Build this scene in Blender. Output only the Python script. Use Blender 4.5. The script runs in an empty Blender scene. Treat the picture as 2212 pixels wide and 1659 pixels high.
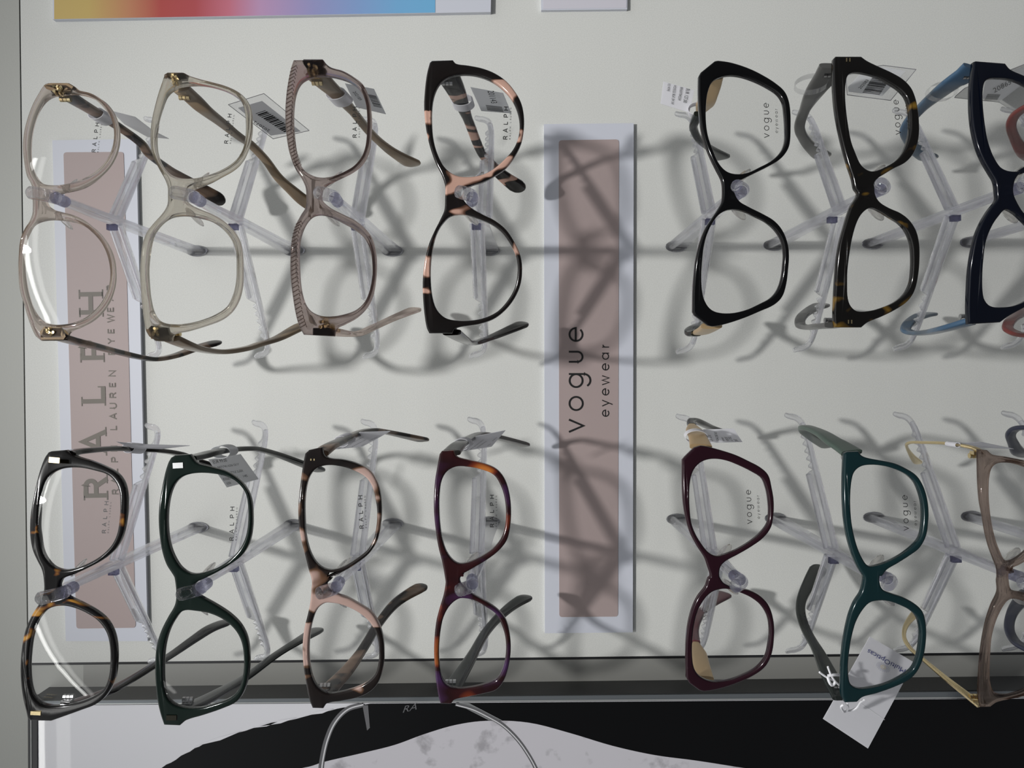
import bpy, bmesh, math, random
from mathutils import Vector, Matrix
from mathutils.bvhtree import BVHTree

# ------------------------------------------------------------------ camera
FPX, CX, CY = 1660.0, 1106.0, 829.5
DCAM = 0.565
TILT, ROLL = 0.0108, 0.007
camF = Vector((-math.sin(TILT), math.cos(TILT), 0)).normalized()
camU = Vector((1, 0, -ROLL)); camU = (camU - camF * camU.dot(camF)).normalized()
camR = camF.cross(camU)
CAM = Vector((0, -DCAM, 0))
cd = bpy.data.cameras.new('camera'); cam = bpy.data.objects.new('camera', cd)
bpy.context.scene.collection.objects.link(cam)
m = Matrix.Identity(4)
for i in range(3):
    m[i][0], m[i][1], m[i][2], m[i][3] = camR[i], camU[i], -camF[i], CAM[i]
cam.matrix_world = m
cd.sensor_width = 36; cd.lens = FPX / 2212 * 36; cd.clip_start = 0.01; cd.clip_end = 50
S = bpy.context.scene; S.camera = cam
S.view_settings.view_transform = 'Standard'; S.view_settings.look = 'None'
S.view_settings.gamma = 1; S.view_settings.use_curve_mapping = False
S.view_settings.exposure = 0.13
S.cycles.max_bounces = 16; S.cycles.transparent_max_bounces = 24
S.cycles.transmission_bounces = 12; S.cycles.glossy_bounces = 6; S.cycles.diffuse_bounces = 4
S.cycles.caustics_refractive = False; S.cycles.caustics_reflective = False
S.cycles.use_denoising = True
# ------------------------------------------------------------------ light
w = bpy.data.worlds.new('shop'); S.world = w; w.use_nodes = True
wn = w.node_tree; tcw = wn.nodes.new('ShaderNodeTexCoord'); sx = wn.nodes.new('ShaderNodeSeparateXYZ')
rw_ = wn.nodes.new('ShaderNodeValToRGB')      # dark shop floor and shelves, pale ceiling
mrw = wn.nodes.new('ShaderNodeMapRange'); mrw.inputs[1].default_value = -1; mrw.inputs[2].default_value = 1
wn.links.new(tcw.outputs['Generated'], sx.inputs[0]); wn.links.new(sx.outputs['Z'], mrw.inputs[0]); wn.links.new(mrw.outputs[0], rw_.inputs[0])
ce = rw_.color_ramp.elements
ce[0].position, ce[0].color = 0.0, (.10, .10, .11, 1); ce[1].position, ce[1].color = 1.0, (1.0, 1.0, 1.0, 1)
x_ = ce.new(.5); x_.color = (.13, .135, .14, 1)
x_ = ce.new(.72); x_.color = (.34, .35, .36, 1)
wn.links.new(rw_.outputs[0], wn.nodes['Background'].inputs[0])
wn.nodes['Background'].inputs[1].default_value = 1.02

def lamp(kind, name, loc, target, energy, color=(1, 1, 1), **kw):
    d = bpy.data.lights.new(name, kind); d.energy = energy; d.color = color
    for k, v in kw.items(): setattr(d, k, v)
    o = bpy.data.objects.new(name, d); S.collection.objects.link(o); o.location = loc
    z = (Vector(loc) - Vector(target)).normalized()
    x = Vector((1, 0, 0)); x = (x - z * x.dot(z)).normalized(); y = z.cross(x)
    mm = Matrix.Identity(4)
    for i in range(3): mm[i][0], mm[i][1], mm[i][2], mm[i][3] = x[i], y[i], z[i], loc[i]
    o.matrix_world = mm
    return o
lamp('SPOT', 'track_spotlight', (0.105, -1.08, 0.95), (0.02, 0, -0.40), 53, (1, 0.99, 0.985),
     spot_size=math.radians(62), spot_blend=1.0, shadow_soft_size=0.031)
for i, zz in enumerate((1.33, 1.262)):
    lamp('AREA', 'led_strip_lamp', (-0.6, -1.62, zz), (-0.6, 0, zz - 1.0), (2.6, .7)[i], (1, 1, 0.97),
         shape='RECTANGLE', size=2.6, size_y=(.026, .034)[i])

# ------------------------------------------------------------------ helpers
def ray(u, v):
    return (camF + camR * ((u - CX) / FPX) - camU * ((v - CY) / FPX))
def W(u, v, d):
    r = ray(u, v); t = (DCAM - d) / r.y
    return CAM + r * t
CROP = {'A': (0, 130, 3.95), 'B': (0, 400, 3.95), 'C': (500, 100, 3.253), 'D': (500, 400, 3.253),
        'E': (0, 870, 3.687), 'F': (0, 1220, 3.072), 'G': (560, 860, 3.456), 'H': (600, 1220, 3.687),
        'I': (1400, 90, 3.95), 'J': (1800, 90, 4.483), 'K': (1400, 400, 3.95), 'L': (1800, 400, 3.949),
        'M': (1400, 860, 4.254), 'N': (1800, 860, 4.255), 'O': (1400, 1200, 3.615), 'P': (1740, 1200, 3.614)}
def px(key, pts):
    x0, y0, s = CROP[key]
    return [(x0 + p[0] / s, y0 + p[1] / s) + ((1,) if len(p) > 2 else ()) for p in pts]
def smooth_closed(pts, n=5):
    out = []; N = len(pts)
    P = [Vector(p[:2]) for p in pts]; c = [len(p) > 2 for p in pts]
    for i in range(N):
        a, b = P[i], P[(i + 1) % N]; L = (b - a).length
        if L < 1e-9: continue
        ta = (b - a) if c[i] else (b - P[i - 1])
        tb = (b - a) if c[(i + 1) % N] else (P[(i + 2) % N] - a)
        ta = ta.normalized() * L; tb = tb.normalized() * L
        for k in range(n):
            t = k / n; t2, t3 = t * t, t * t * t
            out.append(a * (2*t3 - 3*t2 + 1) + ta * (t3 - 2*t2 + t) + b * (-2*t3 + 3*t2) + tb * (t3 - t2))
    return out
def smooth_open(P, n=6):
    P = [Vector(p) for p in P]; out = []; N = len(P)
    for i in range(N - 1):
        a, b = P[i], P[i + 1]; L = (b - a).length
        ta = ((b - P[i - 1]) if i else (b - a)).normalized() * L
        tb = ((P[i + 2] - a) if i < N - 2 else (b - a)).normalized() * L
        for k in range(n):
            t = k / n; t2, t3 = t * t, t * t * t
            out.append(a * (2*t3 - 3*t2 + 1) + ta * (t3 - 2*t2 + t) + b * (-2*t3 + 3*t2) + tb * (t3 - t2))
    out.append(P[-1]); return out

def link(name, me, mat, parent=None, smooth=True, angle=0.6):
    me.name = name
    if mat is not None:
        me.materials.clear(); me.materials.append(mat)
    if smooth:
        for p in me.polygons: p.use_smooth = True
        me.set_sharp_from_angle(angle=angle)
    o = bpy.data.objects.new(name, me); S.collection.objects.link(o)
    if parent is not None:
        o.parent = parent
        o.matrix_parent_inverse = parent.matrix_world.inverted() if parent.type != 'EMPTY' else Matrix.Translation(-parent.location)
    return o
def empty(name, loc, label=None, cat=None, group=None):
    o = bpy.data.objects.new(name, None); S.collection.objects.link(o); o.location = loc
    o.empty_display_size = 0.01
    tag(o, label, cat, group); return o
def tag(o, label=None, cat=None, group=None, kind=None):
    if label: o['label'] = label
    if cat: o['category'] = cat
    if group: o['group'] = group
    if kind: o['kind'] = kind
    return o
def raw_mesh(vs, fs):
    me = bpy.data.meshes.new('m'); me.from_pydata([tuple(v) for v in vs], [], fs); me.update(); return me
def plate2d(loops, thick, bevel=0.0, res=2, bothcaps=True):
    """2D loops (x,y) -> mesh in local xy, thickness along z centred"""
    cu = bpy.data.curves.new('c', 'CURVE'); cu.dimensions = '2D'; cu.fill_mode = 'BOTH'
    for lp in loops:
        sp = cu.splines.new('POLY'); sp.points.add(len(lp) - 1); sp.use_cyclic_u = True
        for i, p in enumerate(lp): sp.points[i].co = (p[0], p[1], 0, 1)
    cu.extrude = max(1e-6, thick / 2 - bevel); cu.bevel_depth = bevel; cu.bevel_resolution = res; cu.offset = -bevel
    ob = bpy.data.objects.new('c', cu); S.collection.objects.link(ob)
    dg = bpy.context.evaluated_depsgraph_get(); dg.update()
    me = bpy.data.meshes.new_from_object(ob.evaluated_get(dg))
    bpy.data.objects.remove(ob); bpy.data.curves.remove(cu)
    bm = bmesh.new(); bm.from_mesh(me); bmesh.ops.remove_doubles(bm, verts=bm.verts, dist=1e-6)
    bm.to_mesh(me); bm.free()
    return me
def tube(path, r, n=10, caps=True, radii=None):
    P = [Vector(p) for p in path]; vs = []; fs = []
    T0 = (P[1] - P[0]).normalized(); N = T0.orthogonal().normalized()
    for i, p in enumerate(P):
        T = ((P[min(i+1, len(P)-1)]) - P[max(i-1, 0)]).normalized()
        N = (N - T * N.dot(T)).normalized(); B = T.cross(N); rr = radii[i] if radii else r
        for k in range(n):
            a = 2 * math.pi * k / n; vs.append(p + N * math.cos(a) * rr + B * math.sin(a) * rr)
    for i in range(len(P) - 1):
        for k in range(n):
            k2 = (k + 1) % n; fs.append((i*n+k, i*n+k2, (i+1)*n+k2, (i+1)*n+k))
    if caps: fs.append(tuple(reversed(range(n)))); fs.append(tuple((len(P)-1)*n + k for k in range(n)))
    return vs, fs
def sweep(path, sec, H=Vector((0, 0, 1)), scale=None):
    """sec: list of (b,h) ; h along H orthogonalised, b along T x H"""
    P = [Vector(p) for p in path]; vs = []; fs = []; n = len(sec); Nn = len(P)
    for i, p in enumerate(P):
        T = (P[min(i+1, Nn-1)] - P[max(i-1, 0)]).normalized()
        h = (H - T * H.dot(T)).normalized(); b = T.cross(h)
        sb, sh = scale[i] if scale else (1, 1)
        for (x, y) in sec: vs.append(p + b * x * sb + h * y * sh)
    for i in range(Nn - 1):
        for k in range(n):
            k2 = (k + 1) % n; fs.append((i*n+k, (i+1)*n+k, (i+1)*n+k2, i*n+k2))
    fs.append(tuple(range(n))); fs.append(tuple(reversed([(Nn-1)*n + k for k in range(n)])))
    return vs, fs
def join(parts):
    V, F = [], []
    for v, f in parts:
        o = len(V); V += list(v); F += [tuple(i + o for i in q) for q in f]
    return V, F
def box(c, sx, sy, sz, ax=None):
    X, Y, Z = ax or (Vector((1,0,0)), Vector((0,1,0)), Vector((0,0,1)))
    c = Vector(c); vs = []
    for a in (-1, 1):
        for b in (-1, 1):
            for d in (-1, 1): vs.append(c + X*a*sx/2 + Y*b*sy/2 + Z*d*sz/2)
    return vs, [(0,1,3,2),(4,6,7,5),(0,4,5,1),(2,3,7,6),(0,2,6,4),(1,5,7,3)]
def slab(corners, thick, name, mat, parent=None, bevel=0.0):
    """px corners (u,v,d) front face -> thick slab going to the wall side along the face normal"""
    P = [W(*c) for c in corners]
    n = (P[1] - P[0]).cross(P[2] - P[0]).normalized()
    if n.y > 0: n = -n
    k = len(P); vs = P + [p - n * thick for p in P]
    fs = [tuple(range(k)), tuple(reversed(range(k, 2*k)))] + [(i, k+i, k+(i+1) % k, (i+1) % k) for i in range(k)]
    me = raw_mesh(vs, fs); bm = bmesh.new(); bm.from_mesh(me); bmesh.ops.recalc_face_normals(bm, faces=bm.faces)
    bm.to_mesh(me); bm.free()
    return link(name, me, mat, parent, smooth=False)
def ellipsoid(c, r, ax=None, n=12, k=8):
    X, Y, Z = ax or (Vector((1,0,0)), Vector((0,1,0)), Vector((0,0,1))); c = Vector(c); vs = []; fs = []
    for i in range(k + 1):
        th = math.pi * i / k
        for j in range(n):
            ph = 2 * math.pi * j / n
            vs.append(c + X*(r[0]*math.sin(th)*math.cos(ph)) + Y*(r[1]*math.sin(th)*math.sin(ph)) + Z*(r[2]*math.cos(th)))
    for i in range(k):
        for j in range(n): fs.append((i*n+j, (i+1)*n+j, (i+1)*n+(j+1) % n, i*n+(j+1) % n))
    return vs, fs

# ------------------------------------------------------------------ materials
def lin(c): return tuple(((x/255)/12.92 if x/255 <= .04045 else ((x/255+.055)/1.055)**2.4) for x in c) + (1,)
def mat(name, col=(.8,.8,.8,1), rough=.5, metal=0, **kw):
    m = bpy.data.materials.new(name); m.use_nodes = True
    b = m.node_tree.nodes['Principled BSDF']
    b.inputs['Base Color'].default_value = col; b.inputs['Roughness'].default_value = rough
    b.inputs['Metallic'].default_value = metal
    for k, v in kw.items(): b.inputs[k].default_value = v
    return m
def N(m, t, **kw):
    n = m.node_tree.nodes.new(t)
    for k, v in kw.items():
        if k.startswith('i_'): n.inputs[int(k[2:]) if k[2:].isdigit() else k[2:]].default_value = v
        else: setattr(n, k, v)
    return n
def L(m, a, b): m.node_tree.links.new(a, b)
def noise_bump(m, scale, strength, dist=0.0003):
    b = m.node_tree.nodes['Principled BSDF']; tc = N(m, 'ShaderNodeTexCoord')
    no = N(m, 'ShaderNodeTexNoise'); no.inputs['Scale'].default_value = scale; no.inputs['Detail'].default_value = 3
    bu = N(m, 'ShaderNodeBump'); bu.inputs['Strength'].default_value = strength; bu.inputs['Distance'].default_value = dist
    L(m, tc.outputs['Object'], no.inputs['Vector']); L(m, no.outputs['Fac'], bu.inputs['Height']); L(m, bu.outputs['Normal'], b.inputs['Normal'])
    return m
def speckle(m, c1, c2, scale):
    b = m.node_tree.nodes['Principled BSDF']; tc = N(m, 'ShaderNodeTexCoord')
    no = N(m, 'ShaderNodeTexNoise'); no.inputs['Scale'].default_value = scale; no.inputs['Detail'].default_value = 2
    r = N(m, 'ShaderNodeValToRGB'); r.color_ramp.elements[0].position = .35; r.color_ramp.elements[1].position = .65
    r.color_ramp.elements[0].color = c1; r.color_ramp.elements[1].color = c2
    L(m, tc.outputs['Object'], no.inputs['Vector']); L(m, no.outputs['Fac'], r.inputs[0]); L(m, r.outputs[0], b.inputs['Base Color'])
    return m
def clear(name, tint, gtint=(1,1,1,1), ior=1.35, mixg=.5, rough=0.0):
    """clear plastic: refracting body mixed with straight transmission"""
    m = bpy.data.materials.new(name); m.use_nodes = True; nt = m.node_tree; nt.nodes.clear()
    out = N(m, 'ShaderNodeOutputMaterial'); g = N(m, 'ShaderNodeBsdfGlass'); t = N(m, 'ShaderNodeBsdfTransparent')
    g.inputs['Color'].default_value = gtint; g.inputs['IOR'].default_value = ior; g.inputs['Roughness'].default_value = rough
    t.inputs['Color'].default_value = tint
    mx = N(m, 'ShaderNodeMixShader'); mx.inputs[0].default_value = mixg
    L(m, t.outputs[0], mx.inputs[1]); L(m, g.outputs[0], mx.inputs[2]); L(m, mx.outputs[0], out.inputs['Surface'])
    return m
def film(name, tint, refl=1.0, ior=1.5, diff=0.0):
    """thin clear sheet: straight transmission with fresnel gloss"""
    m = bpy.data.materials.new(name); m.use_nodes = True; nt = m.node_tree; nt.nodes.clear()
    out = N(m, 'ShaderNodeOutputMaterial'); t = N(m, 'ShaderNodeBsdfTransparent'); t.inputs['Color'].default_value = tint
    g = N(m, 'ShaderNodeBsdfGlossy'); g.inputs['Roughness'].default_value = 0.01
    f = N(m, 'ShaderNodeLayerWeight'); f.inputs['Blend'].default_value = .5
    po = N(m, 'ShaderNodeMath', operation='POWER'); po.inputs[1].default_value = 5
    mu = N(m, 'ShaderNodeMath', operation='MULTIPLY_ADD'); mu.inputs[1].default_value = .9*refl; mu.inputs[2].default_value = .028*refl
    L(m, f.outputs['Facing'], po.inputs[0]); L(m, po.outputs[0], mu.inputs[0])
    mx = N(m, 'ShaderNodeMixShader'); L(m, mu.outputs[0], mx.inputs[0]); L(m, t.outputs[0], mx.inputs[1]); L(m, g.outputs[0], mx.inputs[2])
    last = mx
    if diff:
        d = N(m, 'ShaderNodeBsdfDiffuse'); d.inputs['Color'].default_value = (.8, .8, .8, 1)
        m2 = N(m, 'ShaderNodeMixShader'); m2.inputs[0].default_value = diff
        L(m, mx.outputs[0], m2.inputs[1]); L(m, d.outputs[0], m2.inputs[2]); last = m2
    L(m, last.outputs[0], out.inputs['Surface'])
    return m
def tortoise(name, stops, scale=95, detail=1.5, dist=.6, seed=0.0, stretch=(1, 1, .6), rough=.12, xb=None, amt=-.25):
    m = mat(name, rough=rough); b = m.node_tree.nodes['Principled BSDF']; b.inputs['Specular IOR Level'].default_value = .4
    tc = N(m, 'ShaderNodeTexCoord'); mp = N(m, 'ShaderNodeMapping')
    mp.inputs['Scale'].default_value = stretch; mp.inputs['Location'].default_value = (seed, seed*.7, -seed)
    no = N(m, 'ShaderNodeTexNoise'); no.inputs['Scale'].default_value = scale; no.inputs['Detail'].default_value = detail
    no.inputs['Distortion'].default_value = dist
    r = N(m, 'ShaderNodeValToRGB'); e = r.color_ramp.elements
    e[0].position, e[0].color = stops[0]; e[1].position, e[1].color = stops[-1]
    for p, c in stops[1:-1]:
        x = e.new(p); x.color = c
    L(m, tc.outputs['Object'], mp.inputs['Vector']); L(m, mp.outputs[0], no.inputs['Vector'])
    fac = no.outputs['Fac']
    if xb is not None:      # the end pieces of the sheet are cut from darker stock
        sp_ = N(m, 'ShaderNodeSeparateXYZ'); L(m, tc.outputs['Object'], sp_.inputs[0])
        a1 = N(m, 'ShaderNodeMath', operation='SUBTRACT'); a1.inputs[1].default_value = xb; L(m, sp_.outputs['X'], a1.inputs[0])
        a2 = N(m, 'ShaderNodeMath', operation='ABSOLUTE'); L(m, a1.outputs[0], a2.inputs[0])
        a3 = N(m, 'ShaderNodeMapRange'); a3.inputs[1].default_value = .054; a3.inputs[2].default_value = .064; a3.inputs[4].default_value = amt; L(m, a2.outputs[0], a3.inputs[0])
        a4 = N(m, 'ShaderNodeMath', operation='ADD'); L(m, fac, a4.inputs[0]); L(m, a3.outputs[0], a4.inputs[1]); fac = a4.outputs[0]
    L(m, fac, r.inputs[0]); L(m, r.outputs[0], b.inputs['Base Color'])
    return m

M = {}
M['panel'] = noise_bump(speckle(mat('panel', rough=.6), lin((205,206,201)), lin((217,218,213)), 1500), 2600, .16)
M['greywall'] = noise_bump(mat('greywall', lin((176,177,171)), .6), 900, .2)
M['recess_shade'] = noise_bump(mat('recess_shade', lin((146,146,141)), .35, .2), 700, .1)  # darker grey with the recess shadow put into the colour
M['black'] = mat('black_gap', lin((14,15,18)), .5)
M['blacksatin'] = noise_bump(mat('black_satin', lin((40,41,41)), .45), 600, .1)
M['bezel'] = mat('bezel_metal', lin((120,125,128)), .35, .6)
M['bezeledge'] = mat('bezel_edge', lin((190,192,190)), .3, .5)
M['board'] = mat('board_white', lin((203,206,215)), .5)
M['card'] = mat('card_lavender', lin((206,204,212)), .5)
M['pink'] = noise_bump(mat('board_pink', lin((167,151,148)), .55), 1200, .1)
M['ink'] = mat('ink_black', lin((10,10,10)), .5)
M['inkgrey'] = mat('ink_grey_gold', lin((112,106,97)), .6)
M['inkblue'] = mat('ink_blue', lin((36,44,112)), .5)
M['inkgold'] = mat('ink_gold', lin((196,178,120)), .5)
def paper(name, c):
    m = mat(name, c, .7); b = m.node_tree.nodes['Principled BSDF']; t = N(m, 'ShaderNodeBsdfTranslucent'); t.inputs[0].default_value = c
    mx = N(m, 'ShaderNodeMixShader'); mx.inputs[0].default_value = .5
    L(m, b.outputs[0], mx.inputs[1]); L(m, t.outputs[0], mx.inputs[2]); L(m, mx.outputs[0], m.node_tree.nodes['Material Output'].inputs['Surface'])
    return m
M['paper'] = paper('tag_paper', lin((240,240,243)))
M['papergrey'] = paper('tag_label_grey', lin((238,239,240)))
M['acrylic'] = clear('acrylic', (.95,.95,.965,1), (.965,.965,.985,1), 1.47, .44)
M['joint'] = clear('acrylic_joint', (.62,.62,.70,1), (.66,.66,.75,1), 1.4, .45)
M['glue'] = clear('acrylic_glue_block', (.46,.46,.56,1), (.5,.5,.6,1), 1.4, .5)
M['lens'] = film('demo_lens', (.985,.985,.985,1), 1.0, 1.45)
M['film'] = film('clear_film', (.95,.95,.955,1), 1.0, 1.45, .04)
M['filmedge'] = mat('film_edge', lin((120,120,125)), .3)
M['gold'] = mat('gold_metal', lin((226,206,160)), .22, 1)
M['steel'] = mat('steel_metal', lin((190,190,190)), .25, 1)
M['crystal_beige'] = clear('crystal_beige', (.80,.76,.73,1), (.83,.785,.75,1), 1.49, .82)
M['crystal_olive'] = clear('crystal_olive', (.78,.76,.715,1), (.80,.775,.73,1), 1.49, .82)
M['crystal_taupe'] = clear('crystal_taupe', (.58,.53,.52,1), (.66,.60,.585,1), 1.46, .75)
M['crystal_smoke'] = clear('crystal_smoke', (.62,.56,.53,1), (.66,.58,.54,1), 1.4, .6)
M['pad'] = clear('nose_pad_clear', (.8,.79,.78,1), (.9,.89,.88,1), 1.4, .5)
M['rib'] = clear('crystal_ridge', (.66,.61,.59,1), (.7,.66,.64,1), 1.3, .4)
M['blk'] = mat('black_acetate', lin((3,3,4)), .1, **{'Specular IOR Level': .3})
M['navy'] = mat('navy_acetate', lin((4,8,20)), .12, **{'Specular IOR Level': .3})
M['navyside'] = mat('navy_temple', lin((58,84,108)), .25)
M['green'] = mat('dark_green_acetate', lin((10,24,19)), .12, **{'Specular IOR Level': .3})
M['greenblk'] = mat('green_black_temple', lin((26,32,30)), .2)
M['teal'] = mat('teal_acetate', lin((13,38,41)), .14, **{'Specular IOR Level': .3})
M['tealtemple'] = mat('grey_green_temple', lin((70,84,76)), .3)
M['plum'] = mat('plum_acetate', lin((34,10,20)), .12, **{'Specular IOR Level': .3})
M['plumtemple'] = mat('plum_temple', lin((92,50,56)), .25)
M['redbrown'] = mat('red_brown_temple', lin((104,40,36)), .2)
M['greytemple'] = mat('grey_temple', lin((84,84,82)), .25)
M['navytemple'] = mat('ink_blue_temple', lin((34,38,56)), .2)
M['goldmatte'] = mat('gold_enamel', lin((196,168,126)), .35, .5)
M['string'] = mat('white_string', lin((235,235,238)), .7)
dk = lin((7,5,4)); 
M['t_dark'] = tortoise('tortoise_amber', [(.0, dk), (.59, dk), (.62, lin((84,48,18))), (.68, lin((168,122,50)))], 105, seed=1.9, xb=W(108,1270,.1655).x)
M['t_vdark'] = tortoise('tortoise_very_dark', [(.0, lin((8,7,6))), (.58, lin((10,8,6))), (.64, lin((70,52,16))), (.72, lin((120,92,30)))], 120, seed=1.1)
M['t_pink'] = tortoise('tortoise_pink', [(.0, dk), (.50, lin((18,12,10))), (.53, lin((92,64,50))), (.57, lin((182,146,130))), (.9, lin((192,156,140)))], 78, 1.2, .9, seed=1.7, xb=W(975,415,.170).x)
M['t_rose'] = tortoise('tortoise_rose', [(.0, dk), (.47, lin((24,16,13))), (.51, lin((92,66,48))), (.56, lin((166,140,130))), (.9, lin((180,154,146)))], 74, 1.2, .7, seed=5.2, xb=W(687,1262,.170).x)
M['t_berry'] = tortoise('tortoise_berry', [(.0, lin((74,50,110))), (.37, lin((50,24,50))), (.44, lin((32,8,12))), (.54, lin((44,10,12))), (.60, lin((104,42,22))), (.70, lin((170,100,42)))], 60, 1.2, .5, seed=7.7)
M['t_temple'] = tortoise('tortoise_temple', [(.0, dk), (.49, lin((26,19,16))), (.55, lin((104,84,68))), (.8, lin((146,122,104)))], 80, 1.2, .5, seed=3.1, rough=.2)
M['t_brown'] = tortoise('brown_streak_temple', [(.0, lin((66,54,42))), (.5, lin((124,104,80))), (1, lin((176,156,126)))], 60, 2, .4, seed=4.1, stretch=(1,.15,1), rough=.18)

# ------------------------------------------------------------------ stroke lettering
def arc(cx, cy, r, a0, a1, n=14):
    return [(cx + r*math.cos(math.radians(a0+(a1-a0)*i/n)), cy + r*math.sin(math.radians(a0+(a1-a0)*i/n))) for i in range(n+1)]
GL = {  # width, strokes (x height or cap height = 1)
 'v': (.86, [[(0,1),(.43,0),(.86,1)]]),
 'o': (1, [arc(.5,.5,.46,0,360,28)]),
 'g': (1, [arc(.48,.5,.45,0,360,28), [(.94,1),(.94,-.05)] + arc(.5,-.05,.44,0,-150,14)]),
 'u': (.8, [[(.05,1),(.05,.4)] + arc(.4,.4,.35,180,360,14) + [(.75,1)]]),
 'e': (1, [[(.05,.52),(.95,.52)] + arc(.5,.5,.45,3,318,26)]),
 'y': (.84, [[(0,1),(.42,.05)], [(.84,1),(.22,-.5)]]),
 'w': (1.3, [[(0,1),(.33,0),(.65,1),(.97,0),(1.3,1)]]),
 'a': (1, [arc(.47,.5,.43,0,360,28), [(.92,1),(.92,0)]]),
 'r': (.45, [[(.05,1),(.05,0)], arc(.45,.5,.4,180,100,8)]),
 'R': (.72, [[(0,0),(0,1)], [(0,.92),(.42,.92)] + arc(.42,.70,.22,90,-90,10) + [(0,.48)], [(.4,.48),(.72,0)]]),
 'A': (.84, [[(0,0),(.42,1),(.84,0)], [(.16,.34),(.68,.34)]]),
 'L': (.6, [[(0,1),(0,0)], [(0,.07),(.6,.07)]]),
 'P': (.68, [[(0,0),(0,1)], [(0,.92),(.42,.92)] + arc(.42,.68,.24,90,-90,10) + [(0,.44)]]),
 'H': (.78, [[(0,0),(0,1)], [(.78,0),(.78,1)], [(0,.52),(.78,.52)]]),
 'U': (.74, [[(0,1),(0,.36)] + arc(.37,.36,.37,180,360,10) + [(.74,1)]]),
 'E': (.6, [[(0,0),(0,1)], [(0,.93),(.6,.93)], [(0,.52),(.52,.52)], [(0,.07),(.6,.07)]]),
 'N': (.78, [[(0,0),(0,1),(.78,0),(.78,1)]]),
 'W': (1.15, [[(0,1),(.3,0),(.575,1),(.85,0),(1.15,1)]]),
 'Y': (.8, [[(0,1),(.4,.5),(.8,1)], [(.4,.5),(.4,0)]]),
}
def ribbon(pts, wd):
    """flat ribbon along polyline, mitred"""
    P = [Vector(p) for p in pts]; vs = []; fs = []; n = len(P); closed = (P[0]-P[-1]).length < 1e-6
    for i in range(n):
        a = P[i-1] if i else (P[-2] if closed else None); b = P[i+1] if i < n-1 else (P[1] if closed else None)
        d1 = (P[i]-a).normalized() if a is not None else None; d2 = (b-P[i]).normalized() if b is not None else None
        if d1 is None: d1 = d2
        if d2 is None: d2 = d1
        n1 = Vector((-d1.y, d1.x)); n2 = Vector((-d2.y, d2.x)); mm = (n1+n2)
        mm = mm.normalized() if mm.length > 1e-6 else n1
        k = min(1/max(.35, mm.dot(n1)), 2.2)
        vs += [P[i] + mm*wd/2*k, P[i] - mm*wd/2*k]
    fs = [(2*i, 2*i+1, 2*i+3, 2*i+2) for i in range(n-1)]
    return vs, fs
def letter(ch, x0, y0, size, wt, serif=False):
    wd, st = GL[ch]; parts = []
    for s in st:
        parts.append(ribbon([(x0+p[0]*size, y0+p[1]*size) for p in s], wt*size))
    if serif:
        ends = {'R': [(0,0),(0,1),(.72,0)], 'A': [(0,0),(.84,0)], 'L': [(0,1),(0,0)], 'P': [(0,0),(0,1)], 'H': [(0,0),(0,1),(.78,0),(.78,1)]}[ch]
        for (ex, ey) in ends:
            parts.append(ribbon([(x0+(ex-.2)*size, y0+ey*size), (x0+(ex+.2)*size, y0+ey*size)], .05*size))
        if ch == 'L': parts.append(ribbon([(x0+.62*size, y0-.02*size), (x0+.62*size, y0+.3*size)], .05*size))
    return parts
def vogue_parts():  # units: pixels of the sign, origin at start of baseline
    P = []
    for ch, x in zip('vogue', (0, 46, 96, 150, 195)): P += letter(ch, x, 0, 31, .13 if ch != 'v' else .14)
    for ch, x in zip('eyewear', (33, 56, 79, 102, 133, 156.4, 182.6)): P += letter(ch, x, -55.7, 15, .14)
    return P
def ralph_parts():  # units: length 66
    P = []
    for ch, x in zip('RALPH', (0, 14, 30, 44.5, 59)): P += letter(ch, x, 0, 8.4, .19)
    x = 0
    for ch in 'RALPH LAUREN':
        if ch != ' ': P += letter(ch, x, -6.6, 3.1, .18)
        x += 5.6
    return P
def place_text(parts, O, X, Y, name, mt, parent, off=Vector((0, 0, 0)), surf=None):
    V, F = join(parts); lay = [i for i, (v, f) in enumerate(parts) for _ in v]
    vs = [Vector(O) + X*v.x + Y*v.y + off*(1 + .35*(l % 4)) for v, l in zip(V, lay)]
    return link(name, raw_mesh(vs, F), mt, parent, smooth=False)
def font_text(body, O, X, Y, name, mt, parent, off):
    """O start of baseline, X = vector of the whole line width, Y = vector of cap height"""
    cu = bpy.data.curves.new('t', 'FONT'); cu.body = body; cu.size = 1; cu.resolution_u = 2
    ob = bpy.data.objects.new('t', cu); S.collection.objects.link(ob)
    dg = bpy.context.evaluated_depsgraph_get(); dg.update()
    me = bpy.data.meshes.new_from_object(ob.evaluated_get(dg)); bpy.data.objects.remove(ob)
    xs = [v.co.x for v in me.vertices]; wd = max(xs) if xs else 1
    for v in me.vertices:
        v.co = Vector(O) + X*(v.co.x/wd) + Y*(v.co.y/.72) + off
    return link(name, me, mt, parent, smooth=False)

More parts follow.
